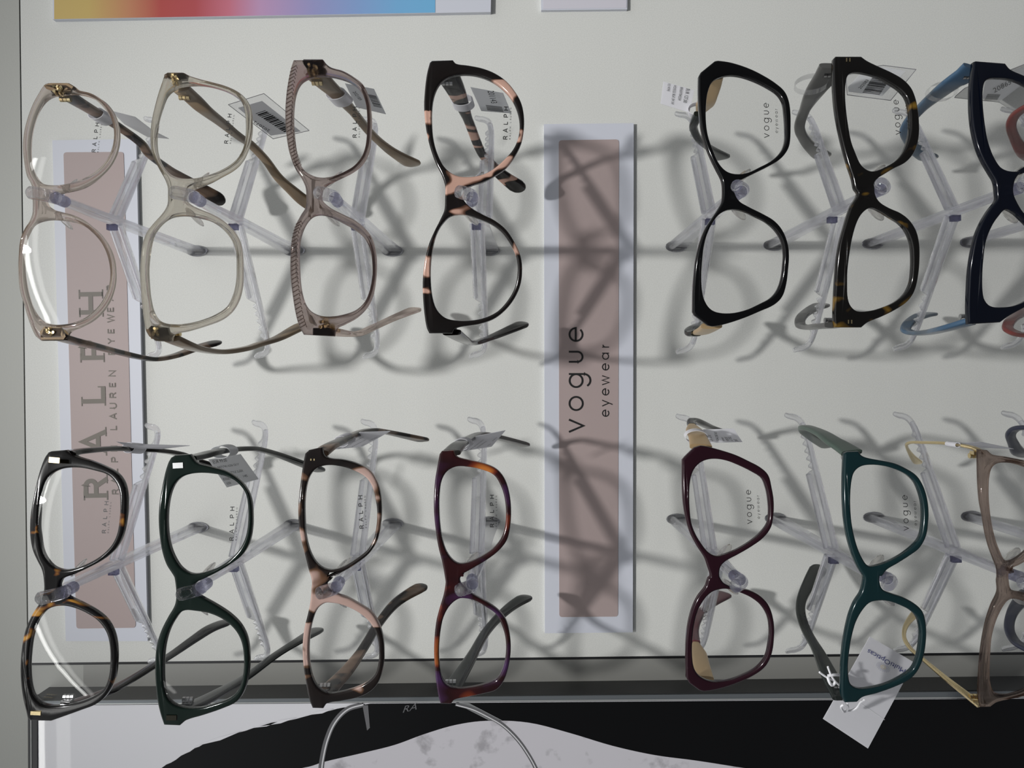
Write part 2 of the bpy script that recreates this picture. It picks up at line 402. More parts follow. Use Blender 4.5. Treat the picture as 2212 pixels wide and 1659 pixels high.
# ------------------------------------------------------------------ setting
def quad(name, c, d, mt, kind='structure', thick=.004, parent=None):
    o = slab([(u, v, d) for u, v in c], thick, name, mt, parent)
    if kind and parent is None: o['kind'] = kind
    return o
quad('wall_back', [(-2600,-2400),(5200,-2400),(5200,4600),(-2600,4600)], -.012, M['greywall'], thick=.02)
quad('wall_panel', [(-700,-700),(32,-700),(70,2300),(-700,2300)], -.0005, M['greywall'], thick=.011)
quad('trim_1', [(28,-700),(3000,-700),(3000,1404),(65,1437)], -.0012, M['black'], thick=.0106)
quad('wall_display', [(35,-700),(3000,-700),(3000,1400),(62,1432)], 0, M['panel'], thick=.0012)
quad('wall_side', [(66,1437),(190,1436),(190,1500),(66,1500)], -.0022, M['greywall'], thick=.011)
quad('shade_strip', [(180,1436),(3000,1406),(3000,1500),(180,1500)], -.0018, M['recess_shade'], thick=.010)  # strip coloured darker to paint the shade lying in the recess

# signs
def rounded(c, r):
    """px quad -> px polygon with rounded corners"""
    out = []
    for i in range(4):
        p = Vector(c[i]); a = (Vector(c[i-1])-p).normalized(); b = (Vector(c[(i+1) % 4])-p).normalized()
        for k in range(6):
            t = k/5; q0 = p + a*r; q2 = p + b*r
            out.append(q0*(1-t)**2 + p*2*t*(1-t) + q2*t*t)
    return [(q.x, q.y) for q in out]
def sign(name, label, outer, inner, mt_b, mt_i, rad=7):
    c = sum((W(u, v, 0) for u, v in outer), Vector()) / 4
    e = empty(name, c, label, 'sign')
    slab([(u, v, .003) for u, v in outer], .003, 'backing_board', mt_b, e)
    slab([(u, v, .0033) for u, v in rounded(inner, rad)], .0004, 'printed_panel', mt_i, e)
    return e
vs_ = sign('brand_sign', 'tall white sign with dull pink panel and large black sans lettering at the picture centre',
     [(1175,268),(1369,266),(1367,1366),(1177,1368)], [(1207,303),(1337,301),(1335,1332),(1208,1333)], M['board'], M['pink'])
O = W(1260, 933, .0034); X = (W(1259.6, 709, .0034) - O)/224; Y = (W(1229, 933, .0034) - O)/31
place_text(vogue_parts(), O, X, Y, 'lettering', M['ink'], vs_, Vector((0, -.0001, 0)))
rs_ = sign('brand_sign', 'tall white sign with pink panel and grey serif lettering behind the leftmost glasses',
     [(113,303),(294,300),(319,1385),(142,1385)], [(137,329),(267,328),(293,1356),(165,1358)], M['board'], M['pink'])
parts = []
O = W(232, 1074, .0034); X = (W(221, 623, .0034) - O)/451; Y = (W(182, 1075, .0034) - O)/50
for ch, x in zip('RALPH', (4, 100, 208, 302, 400)): parts += letter(ch, x, 0, 50, .19, True)
place_text(parts, O, X, Y, 'lettering', M['inkgrey'], rs_, Vector((0, -.0001, 0)))
parts = []; O = W(256, 1070, .0034); X = (W(244, 622, .0034) - O)/448; Y = (W(242, 1070, .0034) - O)/14
for i, ch in enumerate('RALPH LAUREN EYEWEAR'):
    if ch != ' ': parts += letter(ch, 3 + i*23.2, 0, 14, .17)
place_text(parts, O, X, Y, 'small_lettering', M['inkgrey'], rs_, Vector((0, -.0001, 0)))

# upper boards
c = W(590, -60, 0)
e = empty('display_board', c, 'white board printed with a gold to red to blue gradient at picture top', 'board')
slab([(114,-300,.004),(1066,-300,.004),(1060,26,.004),(114,42,.004)], .004, 'backing_board', M['board'], e)
g = slab([(116,-300,.0042),(941,-300,.0042),(940,27,.0042),(117,41,.0042)], .0003, 'printed_panel', None, e)
gm = mat('gradient_print', rough=.4); tc = N(gm, 'ShaderNodeTexCoord'); sp = N(gm, 'ShaderNodeSeparateXYZ')
z0, z1 = W(117, 20, .004).z, W(940, 20, .004).z
mr = N(gm, 'ShaderNodeMapRange'); mr.inputs[1].default_value = z0; mr.inputs[2].default_value = z1
rp = N(gm, 'ShaderNodeValToRGB'); el = rp.color_ramp.elements
st = [(0,(198,172,104)),(.09,(196,170,100)),(.2,(190,128,92)),(.28,(176,72,68)),(.37,(176,74,78)),(.46,(196,112,130)),(.54,(186,148,184)),(.68,(150,150,196)),(.8,(130,160,206)),(.9,(116,172,214)),(1,(112,176,216))]
el[0].position, el[0].color = st[0][0], lin(st[0][1]); el[1].position, el[1].color = 1, lin(st[-1][1])
for p, cc in st[1:-1]:
    x = el.new(p); x.color = lin(cc)
L(gm, tc.outputs['Object'], sp.inputs[0]); L(gm, sp.outputs['Z'], mr.inputs[0]); L(gm, mr.outputs[0], rp.inputs[0])
L(gm, rp.outputs[0], gm.node_tree.nodes['Principled BSDF'].inputs['Base Color'])
g.data.materials.append(gm)
e = empty('display_board', W(1262, -60, 0), 'small white lavender card beside the colour gradient board at the picture top', 'board')
slab([(1167,-240,.003),(1356,-240,.003),(1355,20,.003),(1169,22,.003)], .003, 'backing_board', M['board'], e)
slab([(1172,-240,.0032),(1353,-240,.0032),(1353,17,.0032),(1173,19,.0032)], .0003, 'printed_panel', M['card'], e)

# poster box
PD = .022
e = empty('poster_lightbox', W(1200, 1650, 0), 'black framed glossy black and white photo poster beside the display panel', 'poster')
slab([(62,1514,PD),(3000,1480,PD),(3000,2500,PD),(62,2500,PD)], PD+.010, 'housing', M['blacksatin'], e)
slab([(80,1515,PD+.0012),(3000,1485,PD+.0012),(3000,1500,PD+.0012),(80,1522,PD+.0012)], .0012, 'bezel', M['bezel'], e)
slab([(80,1521,PD+.0016),(3000,1499,PD+.0016),(3000,1501,PD+.0016),(80,1523,PD+.0016)], .0016, 'bezel_edge', M['bezeledge'], e)
slab([(60,1523,PD+.0014),(80,1523,PD+.0014),(84,2500,PD+.0014),(64,2500,PD+.0014)], .0014, 'side_bezel', mat('gloss_black', lin((12,13,18)), .3), e)
for uu in (66,):
    slab([(uu,1524,PD+.0018),(uu+1.2,1524,PD+.0018),(uu+5,2500,PD+.0018),(uu+3.8,2500,PD+.0018)], .0006, 'bezel_line', M['bezeledge'], e)
gl = dict(rough=.06)
M['p_white'] = mat('poster_light', lin((214,214,218)), .25); M['p_black'] = mat('poster_black', lin((4,4,5)), .18, **{'Specular IOR Level': .1})
M['p_skin'] = noise_bump(mat('poster_skin', rough=.2), 10, 0)
sk = M['p_skin']; b = sk.node_tree.nodes['Principled BSDF']; tc = N(sk, 'ShaderNodeTexCoord')
n1 = N(sk, 'ShaderNodeTexNoise'); n1.inputs['Scale'].default_value = 70; n1.inputs['Detail'].default_value = 4
r1 = N(sk, 'ShaderNodeValToRGB'); r1.color_ramp.elements[0].position = .28; r1.color_ramp.elements[1].position = .40
r1.color_ramp.elements[0].color = lin((160,158,162)); r1.color_ramp.elements[1].color = lin((196,194,199))
L(sk, tc.outputs['Object'], n1.inputs['Vector']); L(sk, n1.outputs['Fac'], r1.inputs[0]); L(sk, r1.outputs[0], b.inputs['Base Color'])
for k in ('p_white', 'p_black', 'p_skin'):
    bb = M[k].node_tree.nodes['Principled BSDF']; bb.inputs['Coat Weight'].default_value = .6; bb.inputs['Coat Roughness'].default_value = .02
def flat(pts, d, name, mt, parent, th=.0002):
    """polygon given in px on plane depth d"""
    Q = [W(u, v, d) for u, v in pts]
    me = plate2d([[(q.x, q.z) for q in Q]], th)
    for v in me.vertices: v.co = Vector((v.co.x, -d - v.co.z, v.co.y))
    return link(name, me, mt, parent, smooth=False)
flat([(80,1524),(2999,1502),(2999,2450),(84,2450)], PD+.0005, 'poster_sheet', M['p_white'], e)
hair = [(2999,1503),(2999,2440),(120,2440),(200,1760)] + [tuple(p) for p in smooth_open([Vector(q) for q in
       [(300,1690),(350,1659),(400,1628),(450,1604),(550,1572),(640,1553),(700,1538),(770,1524)]], 5)]
rnd = random.Random(4)
hair = hair[:4] + [(u + rnd.uniform(-1, 1), v + rnd.uniform(-1.5, 1.5)) for u, v in hair[4:-1]] + [(800, 1520)]
flat(hair, PD+.0008, 'printed_dark_area', M['p_black'], e)
for (a, b_) in (((420,1612),(520,1580)), ((540,1573),(600,1559)), ((560,1569),(640,1550)), ((660,1545),(720,1531))):
    flat([a, ((a[0]+b_[0])/2, (a[1]+b_[1])/2-2.5), b_, ((a[0]+b_[0])/2+6, (a[1]+b_[1])/2+3)], PD+.0011, 'printed_highlight', M['p_white'], e)
skin = smooth_open([Vector(q) for q in [(600,1668),(668,1656),(699,1646),(781,1627),(853,1609),(916,1586),(984,1566),(1052,1557),(1142,1561),(1233,1584),(1323,1611),(1414,1631),(1504,1643),(1600,1658),(1800,1690),(2000,1760)]], 5)
flat([tuple(p) for p in skin] + [(2100,2200),(500,2200),(400,1760)], PD+.0011, 'printed_face', M['p_skin'], e)
M['p_wire'] = mat('poster_wire', lin((110,110,112)), .15, .3); M['p_wl'] = mat('poster_wire_light', lin((200,200,202)), .2)
def band(pts, wd, d, name, mt):
    P = smooth_open([Vector(p) for p in pts], 6); V, F = ribbon([(p.x, p.y) for p in P], wd)
    return link(name, raw_mesh([W(v.x, v.y, d) for v in V], F), mt, e, smooth=False)
lw = [(783,1522),(749,1533),(722,1561),(706,1597),(697,1634),(693,1665),(694,1710)]
rw = [(984,1521),(1020,1531),(1057,1549),(1084,1565),(1111,1590),(1133,1618),(1156,1658),(1175,1710)]
band(lw, 11, PD+.0015, 'printed_wire_rim', M['p_wire']); band([(u+2, v) for u, v in lw], 3, PD+.0017, 'printed_highlight', M['p_wl'])
band(rw, 8, PD+.0015, 'printed_wire_rim', M['p_wire']); band([(u+1, v+2) for u, v in rw], 2.5, PD+.0017, 'printed_highlight', M['p_wl'])
flat([(984,1519),(1012,1518),(1085,1556),(1056,1556)], PD+.0013, 'printed_glare', mat('glare', lin((120,122,122)), .3), e)
flat([(783,1523),(795,1523),(799,1572),(793,1578)], PD+.0013, 'printed_glare', mat('glare2', lin((100,100,102)), .3), e)
O = W(868, 1540, PD+.0013); X = (W(869, 1539, PD+.0013)-O); Y = (W(868, 1539, PD+.0013)-O)
font_text('RA', O, (W(900,1532,PD+.0013)-O), (W(874,1524,PD+.0013)-O), 'printed_letters', M['p_wire'], e, Vector((0,-.0002,0)))

# ------------------------------------------------------------------ acrylic brackets
ROD_TILT = .0; RL = .167
def make_bracket():
    e = empty('display_bracket', (0, 0, 0))
    # rod: round bead on top with a thin web below
    sec = []
    for a in range(-50, 231, 28): sec.append((.0031*math.cos(math.radians(a)), .0031*math.sin(math.radians(a))))
    V, F = sweep([Vector((0, -y, 0)) for y in (0, .04, .08, .12, .160)], sec, scale=[(1, 1), (1, 1), (1, 1), (1, 1), (.9, .9)])
    web = [(0, -.0015), (.158, -.0015), (.160, -.0030), (.110, -.0066), (.05, -.0090), (0, -.0118)]
    V2 = [Vector((sx, -y, z)) for sx in (-.0010, .0010) for y, z in web]; k = len(web)
    F2 = [tuple(range(k)), tuple(reversed(range(k, 2*k)))] + [(i, k+i, k+(i+1) % k, (i+1) % k) for i in range(k)]
    me = raw_mesh(*join([(V, F), (V2, F2)])); bm = bmesh.new(); bm.from_mesh(me); bmesh.ops.recalc_face_normals(bm, faces=bm.faces); bm.to_mesh(me); bm.free()
    link('rod', me, M['acrylic'], e, angle=.9)
    V, F = ellipsoid((0, -.001, -.004), (.0042, .0012, .0080), n=16); link('base_flange', raw_mesh(V, F), M['acrylic'], e)
    p0 = Vector((0, -.160, 0)); p1 = Vector((0, -.169, -.0006))
    V, F = tube([p0, (p0+p1)/2, p1], .0031, 14); link('dark_joint', raw_mesh(V, F), M['joint'], e)
    q = [p1, p1 + Vector((0,-.0035,.0004)), p1 + Vector((0,-.0075,.0026)), p1 + Vector((0,-.0110,.0052)), p1 + Vector((0,-.0132,.0070))]
    V, F = tube(smooth_open(q, 4), .0034, 16, radii=[.0034*(1 if i < 13 else (.93 if i < 15 else (.7 if i < 16 else .35))) for i in range(17)])
    link('nose_rest', raw_mesh(V, F), M['acrylic'], e)
    # arms
    for s in (-1, 1):
        zn = .0013
        prof = [(0,-.0052),(0,.0026),(.046,.0022,1),(.0475,.0002,1)]
        x = .0475
        for k in range(5):
            prof += [(x+.0016,-.0020),(x+.0034,.0002)]; x += .0050
        prof += [(x+.0015,-.0014),(x+.007,-.0008),(x+.0100,.0012),(x+.0112,.0050),(x+.0132,.0076),(x+.0150,.0070),(x+.0146,.0048),(x+.0138,.0005),(x+.0108,-.0032),(x+.004,-.0050),(.0475,-.0050,1),(.046,-.0054,1)]
        lp = smooth_closed([(prof[0][0], prof[0][1], 1), (prof[1][0], prof[1][1], 1)] + prof[2:], 4)
        me = plate2d([[(p.x, p.y) for p in lp]], .0026, .0008, 2)
        bm = bmesh.new(); bm.from_mesh(me)
        V, F = tube([Vector((t, -.0042, 0)) for t in (0, .02, .046, .07)] + [Vector((x+.004, -.0036, 0)), Vector((x+.008, -.0026, 0))], .0019, 10, radii=[.0020, .0020, .0019, .0017, .0016, .0012])
        bv = [bm.verts.new(q) for q in V]
        for f in F: bm.faces.new([bv[i] for i in f])
        V, F = tube([Vector((t, .0014, 0)) for t in (0, .02, .0455)], .0016, 10)
        bv = [bm.verts.new(q) for q in V]
        for f in F: bm.faces.new([bv[i] for i in f])
        bm.to_mesh(me); bm.free()
        A = Vector((s*.0805, .0570, -.0010)).normalized()   # outwards and back towards the wall
        Hh = Vector((0, 0, 1)); Hh = (Hh - A*Hh.dot(A)).normalized(); Bb = A.cross(Hh)
        O = Vector((s*.002, -.1090, zn))
        for v in me.vertices: v.co = O + A*v.co.x*1.09 + Hh*v.co.y + Bb*v.co.z
        if s < 0: me.flip_normals()
        link('temple_arm', me, M['acrylic'], e, angle=.8)
    V, F = box((-.0042, -.1125, zn-.0014), .0034, .0032, .0052); link('dark_joint', raw_mesh(V, F), M['glue'], e, smooth=False)
    return e
def copy_tree(o, parent=None):
    c = o.copy(); S.collection.objects.link(c)
    if parent is not None: c.parent = parent
    for ch in list(o.children): copy_tree(ch, c)
    return c
rowT = [(414,542.5),(624,542),(836,542.5),(1044,541.5),(1448,533),(1659,530),(1872,527),(2083,524)]
rowB = [(416,1139),(624,1133),(836,1131),(1044,1127),(1450,1121),(1662,1119),(1874,1117),(2085,1115)]
OFF = {}
desc = ['round pale crystal glasses','square pale crystal glasses','ribbed taupe crystal glasses','round pink tortoise glasses',
        'black angular glasses','dark tortoise square glasses','navy square glasses','reddish brown glasses cut by the picture edge',
        'amber tortoise square glasses','dark green square glasses','rose and brown tortoise glasses','berry and amber tortoise glasses',
        'plum angular glasses','teal green square glasses','smoky crystal glasses with gold temples','ink blue glasses cut by the picture edge']
proto = make_bracket(); ARMS = {}
for i, (u, v) in enumerate(rowT + rowB):
    o = proto if i == 0 else copy_tree(proto)
    o.location = W(u, v, 0); off = o.location
    tag(o, 'clear acrylic display bracket carrying the ' + desc[i], 'display bracket', 'acrylic glasses brackets on the panel')
    ARMS[i+1] = [BVHTree.FromPolygons([q.co + off for q in c.data.vertices], [p.vertices for p in c.data.polygons]) for c in o.children if c.name.startswith(('temple_arm', 'rod'))]
    ARMS[-(i+1)] = [c for c in o.children if c.name.startswith(('dark_joint', 'nose_rest')) and min(q.co.y for q in c.data.vertices) < -.13]

# ------------------------------------------------------------------ glasses
RC = .30
def to_front(u, v, d0, xb):
    d = d0
    for _ in range(5):
        p = W(u, v, d); d = d0 - (p.x - xb)**2/(2*RC)
    return W(u, v, d)
def temple(e, pts, mt, h=(.0042,.0024,.0040), th=.0017, wire=False, key=0):
    for off in (0, -.002, -.004, -.006, .002, .004, .006, -.008, .008, -.010, .010, -.012, .012, -.015, .015, -.018, .018, 0):   # slide along the arm until it rests free of it
        V, F, path = temple_mesh(pts, h, th, wire, off)
        t = BVHTree.FromPolygons(V, F)
        if not any(b.overlap(t) for b in ARMS.get(key, ())): break
    OFF.setdefault(key, off)
    me = raw_mesh(V, F); me.flip_normals()
    return link('temple', me, mt, e, angle=.8), path
def RD(d, off):
    d = d if d < .14 else .14 + (d - .14)*.60
    return d + off*max(0, min(1, (.145-d)/.045))
def temple_mesh(pts, h, th, wire, off):
    P = []
    for u, v, d in pts:
        P.append(W(u, v, RD(d, off)))
    path = smooth_open(P, 6); path = path[:-1] + smooth_open([path[-2], path[-2]*.4+path[-1]*.6, path[-2]*.1+path[-1]*.9, path[-1]], 3)[1:]; path = [path[0]] + [q for a_, q in zip(path, path[1:]) if (q-a_).length > 1e-5]; n = len(path); h = tuple(k*(1 if wire else 1.22) for k in h)
    seg = [0]
    for i in range(1, n): seg.append(seg[-1] + (path[i]-path[i-1]).length)
    T = seg[-1]; sc = []
    for s in seg:
        t = s/T
        if t < .35: k = h[0] + (h[1]-h[0])*(t/.35)
        elif t < .62: k = h[1]
        elif t < .95: k = h[1] + (h[2]*1.3-h[1])*((t-.62)/.33)**1.5
        else: k = h[2]*1.3*math.sqrt(max(.03, 1 - ((t-.95)/.052)**2))
        b = th*(1 - .15*t); 
        if t > .95: b *= math.sqrt(max(.05, 1 - ((t-.95)/.055)**2))
        sc.append((b, k))
    sec = []
    for a in range(0, 360, 20):
        ca, sa = math.cos(math.radians(a)), math.sin(math.radians(a))
        sec.append((math.copysign(abs(ca)**.55, ca), math.copysign(abs(sa)**.55, sa)))
    V, F = sweep(path, sec, scale=sc)
    return V, F, path
def hinge(par, p, mt, s):
    c = Vector(p); parts = [box(c + Vector((0, .001, 0)), .0018, .0040, .0052)]
    for k in (-1, 0, 1):
        parts.append(tube([c + Vector((-s*.0018, .003, k*.002-.0008)), c + Vector((-s*.0018, .003, k*.002+.0008))], .0015, 8))
    V, F = join(parts); return link('hinge', raw_mesh(V, F), mt, par, smooth=False)
NEED = []
def glasses(label, outer, holes, front_m, temples, bridge, d0=.170, th=.0042, bevel=.0011, text=None, name='eyeglasses', hinge_m=None, pads=True, pad_m=None, key=0, cat='glasses', group=None):
    xb = W(bridge[0], bridge[1], d0).x
    ob = W(bridge[0], bridge[1], d0)
    e = empty(name, ob, label, cat, group)
    def conv(lp, n=5, grow=0):
        Q = [to_front(p.x, p.y, d0, xb) for p in smooth_closed(lp, n)]
        return [(q.x, q.z) for q in Q]
    lo = conv(outer); lh = [conv(h, 6) for h in holes]
    if 'crystal' in front_m.name: bevel = .0018
    me = plate2d([lo] + lh, th, bevel, 3)
    bm = bmesh.new(); bm.from_mesh(me)
    for v in bm.verts:
        x, z, t = v.co.x, v.co.y, v.co.z
        v.co = Vector((x, -(d0 - (x-xb)**2/(2*RC)) + th/2 - t, z))
    bm.to_mesh(me); bm.free()
    fr = link('front_frame', me, front_m, e, angle=.75)
    for i, h in enumerate(lh):
        cx = sum(p[0] for p in h)/len(h); cz = sum(p[1] for p in h)/len(h)
        # lens built as radial rings so that it is smoothly domed
        n = len(h); rings = 7; V = []; F = []
        def surf(x, z, off=0.0):
            r2 = (x-cx)**2 + (z-cz)**2
            return Vector((x, -(d0 - (x-xb)**2/(2*RC)) + th*.5 + r2/(2*.42) - .0008 - off, z))
        for side in (0, 1):
            base = len(V); V.append(surf(cx, cz, .0012*side))
            for k in range(1, rings+1):
                f = k/rings*1.012
                for (x, z) in h: V.append(surf(cx+(x-cx)*f, cz+(z-cz)*f, .0012*side))
            for j in range(n):
                F.append((base, base+1+j, base+1+(j+1) % n) if side else (base, base+1+(j+1) % n, base+1+j))
            for k in range(rings-1):
                for j in range(n):
                    a, b, c_, d_ = base+1+k*n+j, base+1+k*n+(j+1) % n, base+1+(k+1)*n+(j+1) % n, base+1+(k+1)*n+j
                    F.append((a, d_, c_, b) if side else (a, b, c_, d_))
        half = 1 + rings*n
        for j in range(n):
            a, b = half-n+j, half-n+(j+1) % n; F.append((a, b, half+b, half+a))
        ln = link('lens', raw_mesh(V, F), M['lens'], e)
        if text and i == 0:
            kind, p0, p1 = text
            A = to_front(p0[0], p0[1], d0, xb); B = to_front(p1[0], p1[1], d0, xb)
            X = (B - A); X.y = 0; Lg = X.length; Xn = X.normalized(); Yn = Vector((-Xn.z, 0, Xn.x))
            if Yn.z < 0: Yn = -Yn
            k = Lg/224 if kind == 'v' else Lg/66
            pr = vogue_parts() if kind == 'v' else ralph_parts()
            V2, F2 = join(pr); vs = []
            for v in V2:
                q = A + Xn*v.x*k + Yn*v.y*k; vs.append(surf(q.x, q.z, .0019))
            t = link('lens_print', raw_mesh(vs, F2), M['ink'], ln, smooth=False)
            t.matrix_parent_inverse = Matrix.Translation(-ob) if False else Matrix.Identity(4)
            NEED.append((t, ln))
    hm = hinge_m or M['steel']
    for i, tp in enumerate(temples):
        mt = tp['m']
        o, path = temple(e, tp['p'], mt, tp.get('h', (.0042,.0023,.0038)), tp.get('th', .0016), mt is M['gold'], key)
        s = 1 if i == 0 else -1
        if tp.get('hinge', mt is not M['goldmatte']): hinge(e, path[0] + Vector((-s*.0010, .0018, .0004)), hm, s)
    if pads:
        for h in lh:
            cx = sum(p[0] for p in h)/len(h); nz = min(h, key=lambda p: abs(p[0]-xb))
            zt = nz[1] - .0045; cand = [p for p in h if abs(p[0]-xb) < abs(cx-xb)]
            i0 = min(range(len(cand)), key=lambda i: abs(cand[i][1]-zt) + .2*abs(abs(cand[i][0]-xb)-abs(nz[0]-xb)))
            p = cand[i0]; s = 1 if cx > xb else -1
            ax = Vector((s*.72, .1, -.68)).normalized(); nn = Vector((-s*.66, .62, -.40)); nn = (nn - ax*nn.dot(ax)).normalized()
            V, F = ellipsoid(Vector((p[0] - s*.0006, -(d0 - th) + .0014, p[1] + .0002)), (.0062, .0026, .0010), (ax, ax.cross(nn), nn), 16, 8)
            link('nose_pad', raw_mesh(V, F), pad_m or M['pad'], e)
    return e

G = {}
G[1] = dict(label='round pale beige crystal glasses with gold hinges, leftmost of the upper row',
  outer=px('A',[(262,1130),(255,1060),(215,980),(195,880),(183,780),(183,680),(198,580),(225,480),(262,380),(310,290),(350,225),(378,193,1),(400,187,1),(575,187,1),(622,215),(665,248),(760,272),(840,320),(920,400),(975,490),(1003,590),(1003,690),(980,790),(930,890),(860,970),(770,1045),(680,1092),(560,1122),(440,1145),(398,1165)])
   + px('B',[(388,150),(440,200),(520,225),(610,250),(710,300),(805,380),(893,480),(945,600),(970,720),(970,830),(940,950),(880,1060),(790,1150),(680,1210),(585,1255),(560,1325,1),(340,1328,1),(290,1285),(250,1200),(215,1100),(190,1010),(165,930),(150,850),(143,750),(143,650),(150,550),(165,450),(200,370),(240,300),(262,240),(266,180)]),
  holes=[px('A',[(245,830),(243,740),(250,640),(270,540),(310,430),(370,345),(440,302),(540,288),(650,285),(760,310),(850,360),(920,450),(955,560),(960,660),(935,770),(880,870),(780,960),(660,1020),(540,1053),(420,1060),(340,1040),(290,980),(258,910)]),
         px('B',[(285,330),(230,400),(200,490),(190,600),(190,700),(200,800),(225,930),(270,1060),(340,1150),(420,1185),(540,1185),(660,1155),(760,1095),(850,1000),(910,880),(930,760),(920,640),(880,530),(800,420),(710,350),(600,310),(480,295),(380,298)])],
  front_m=M['crystal_beige'], d0=.1655, hinge_m=M['gold'], bridge=(80,424), text=('r',(207,329),(215,266)),
  temples=[dict(m=M['t_temple'], p=[(132,196,.165),(160,215,.150),(203,241,.128),(253,272,.106),(304,309,.086),(322,333,.075),(354,358,.060),(380,376,.051),(456,421,.036),(484,440,.030)]),
           dict(m=M['t_temple'], p=[(128,728,.165),(160,737,.148),(190,744,.135),(253,760,.106),(304,772,.085),(337,776,.072),(380,768,.056),(430,750,.040),(478,738,.030)], h=(.0040,.0022,.003))])
G[2] = dict(label='square pale olive crystal glasses with gold hinges, beside the round beige pair',
  outer=px('A',[(1422,1150),(1420,1080),(1395,1010),(1350,930),(1310,850),(1280,770),(1272,680),(1275,590),(1285,500),(1310,390),(1340,280),(1370,190),(1395,115,1),(1425,99,1),(1560,98,1),(1612,125),(1690,150),(1800,178),(1920,212),(2020,258),(2090,320),(2130,400),(2142,500),(2142,600),(2125,700),(2090,800),(2040,880),(1970,940),(1880,990),(1790,1040),(1700,1075),(1625,1105),(1590,1130)])
   + px('B',[(1575,110),(1620,160),(1700,200),(1800,240),(1900,300),(1990,390),(2040,480),(2060,600),(2065,720),(2060,860),(2030,980),(1970,1080),(1880,1150),(1750,1200),(1600,1245),(1480,1275),(1460,1335,1),(1320,1330,1),(1262,1290,1),(1235,1240),(1215,1130),(1200,1000),(1190,880),(1185,750),(1190,620),(1205,500),(1240,400),(1300,320),(1360,255),(1400,200),(1420,150)]),
  holes=[px('A',[(1338,800),(1325,700),(1330,600),(1345,500),(1375,400),(1410,310),(1455,260),(1530,222),(1640,208),(1760,215),(1880,245),(1980,290),(2050,350),(2080,430),(2090,540),(2085,650),(2060,760),(2000,850),(1900,920),(1780,970),(1660,1000),(1540,1000),(1450,970),(1380,900)]),
         px('B',[(1440,280),(1360,340),(1300,430),(1270,560),(1255,700),(1260,850),(1275,980),(1310,1100),(1370,1165),(1480,1185),(1600,1175),(1720,1145),(1840,1095),(1930,1030),(1980,930),(2005,820),(2010,700),(2005,580),(1975,480),(1900,380),(1800,310),(1700,280),(1600,262),(1520,262)])],
  front_m=M['crystal_olive'], hinge_m=M['gold'], bridge=(378,422), text=('r',(493,310),(501,247)),
  temples=[dict(m=M['t_brown'], p=[(392,192,.165),(415,212,.152),(443,238,.138),(481,267,.118),(519,297,.099),(540,311,.090),(574,346,.074),(601,383,.060),(632,412,.046),(658,434,.036),(690,452,.028)]),
           dict(m=M['t_brown'], p=[(372,732,.165),(400,744,.150),(430,754,.132),(481,760,.106),(532,753,.086),(560,744,.074),(600,731,.059),(648,706,.041),(674,697,.032)])])
G[3] = dict(label='taupe crystal glasses with a ribbed brow edge in the upper row',
  outer=px('C',[(520,1060),(515,990),(490,930),(440,850),(400,740),(380,620),(372,480),(378,350),(395,230),(415,140),(432,90,1),(640,86,1),(665,118),(700,142),(780,165),(860,210),(920,260),(955,330),(975,420),(983,520),(980,620),(970,710),(940,790),(890,850),(820,895),(740,935),(680,965),(645,995),(632,1040)])
   + px('D',[(635,100),(655,125),(700,160),(780,200),(860,240),(935,300),(985,370),(1010,460),(1018,560),(1010,680),(990,780),(950,860),(880,930),(800,975),(735,1010),(722,1062,1),(502,1050,1),(470,990),(445,900),(425,780),(410,650),(408,520),(415,400),(440,290),(480,210),(515,150)]),
  holes=[px('C',[(460,780),(442,660),(432,540),(435,420),(452,320),(490,250),(560,215),(650,205),(740,218),(830,250),(900,305),(935,380),(948,470),(948,580),(938,690),(910,770),(850,840),(770,885),(690,912),(610,915),(540,890),(490,845)]),
         px('D',[(560,225),(510,290),(480,380),(472,480),(475,600),(485,720),(510,820),(550,880),(620,915),(700,920),(790,905),(870,875),(930,820),(965,740),(985,640),(985,540),(970,450),(930,370),(860,310),(780,265),(700,225),(620,208)])],
  front_m=M['crystal_taupe'], hinge_m=M['gold'], bridge=(678,412), text=('r',(771,297),(771,231)),
  temples=[dict(m=M['t_brown'], p=[(682,160,.165),(700,178,.152),(727,203,.134),(764,243,.110),(801,288,.084),(838,321,.062),(869,341,.046),(900,358,.032)], h=(.0052,.0022,.0042)),
           dict(m=M['crystal_smoke'], p=[(716,716,.165),(745,721,.145),(777,720,.110),(807,707,.086),(853,686,.056),(903,666,.030)], h=(.0048,.0022,.0034))])
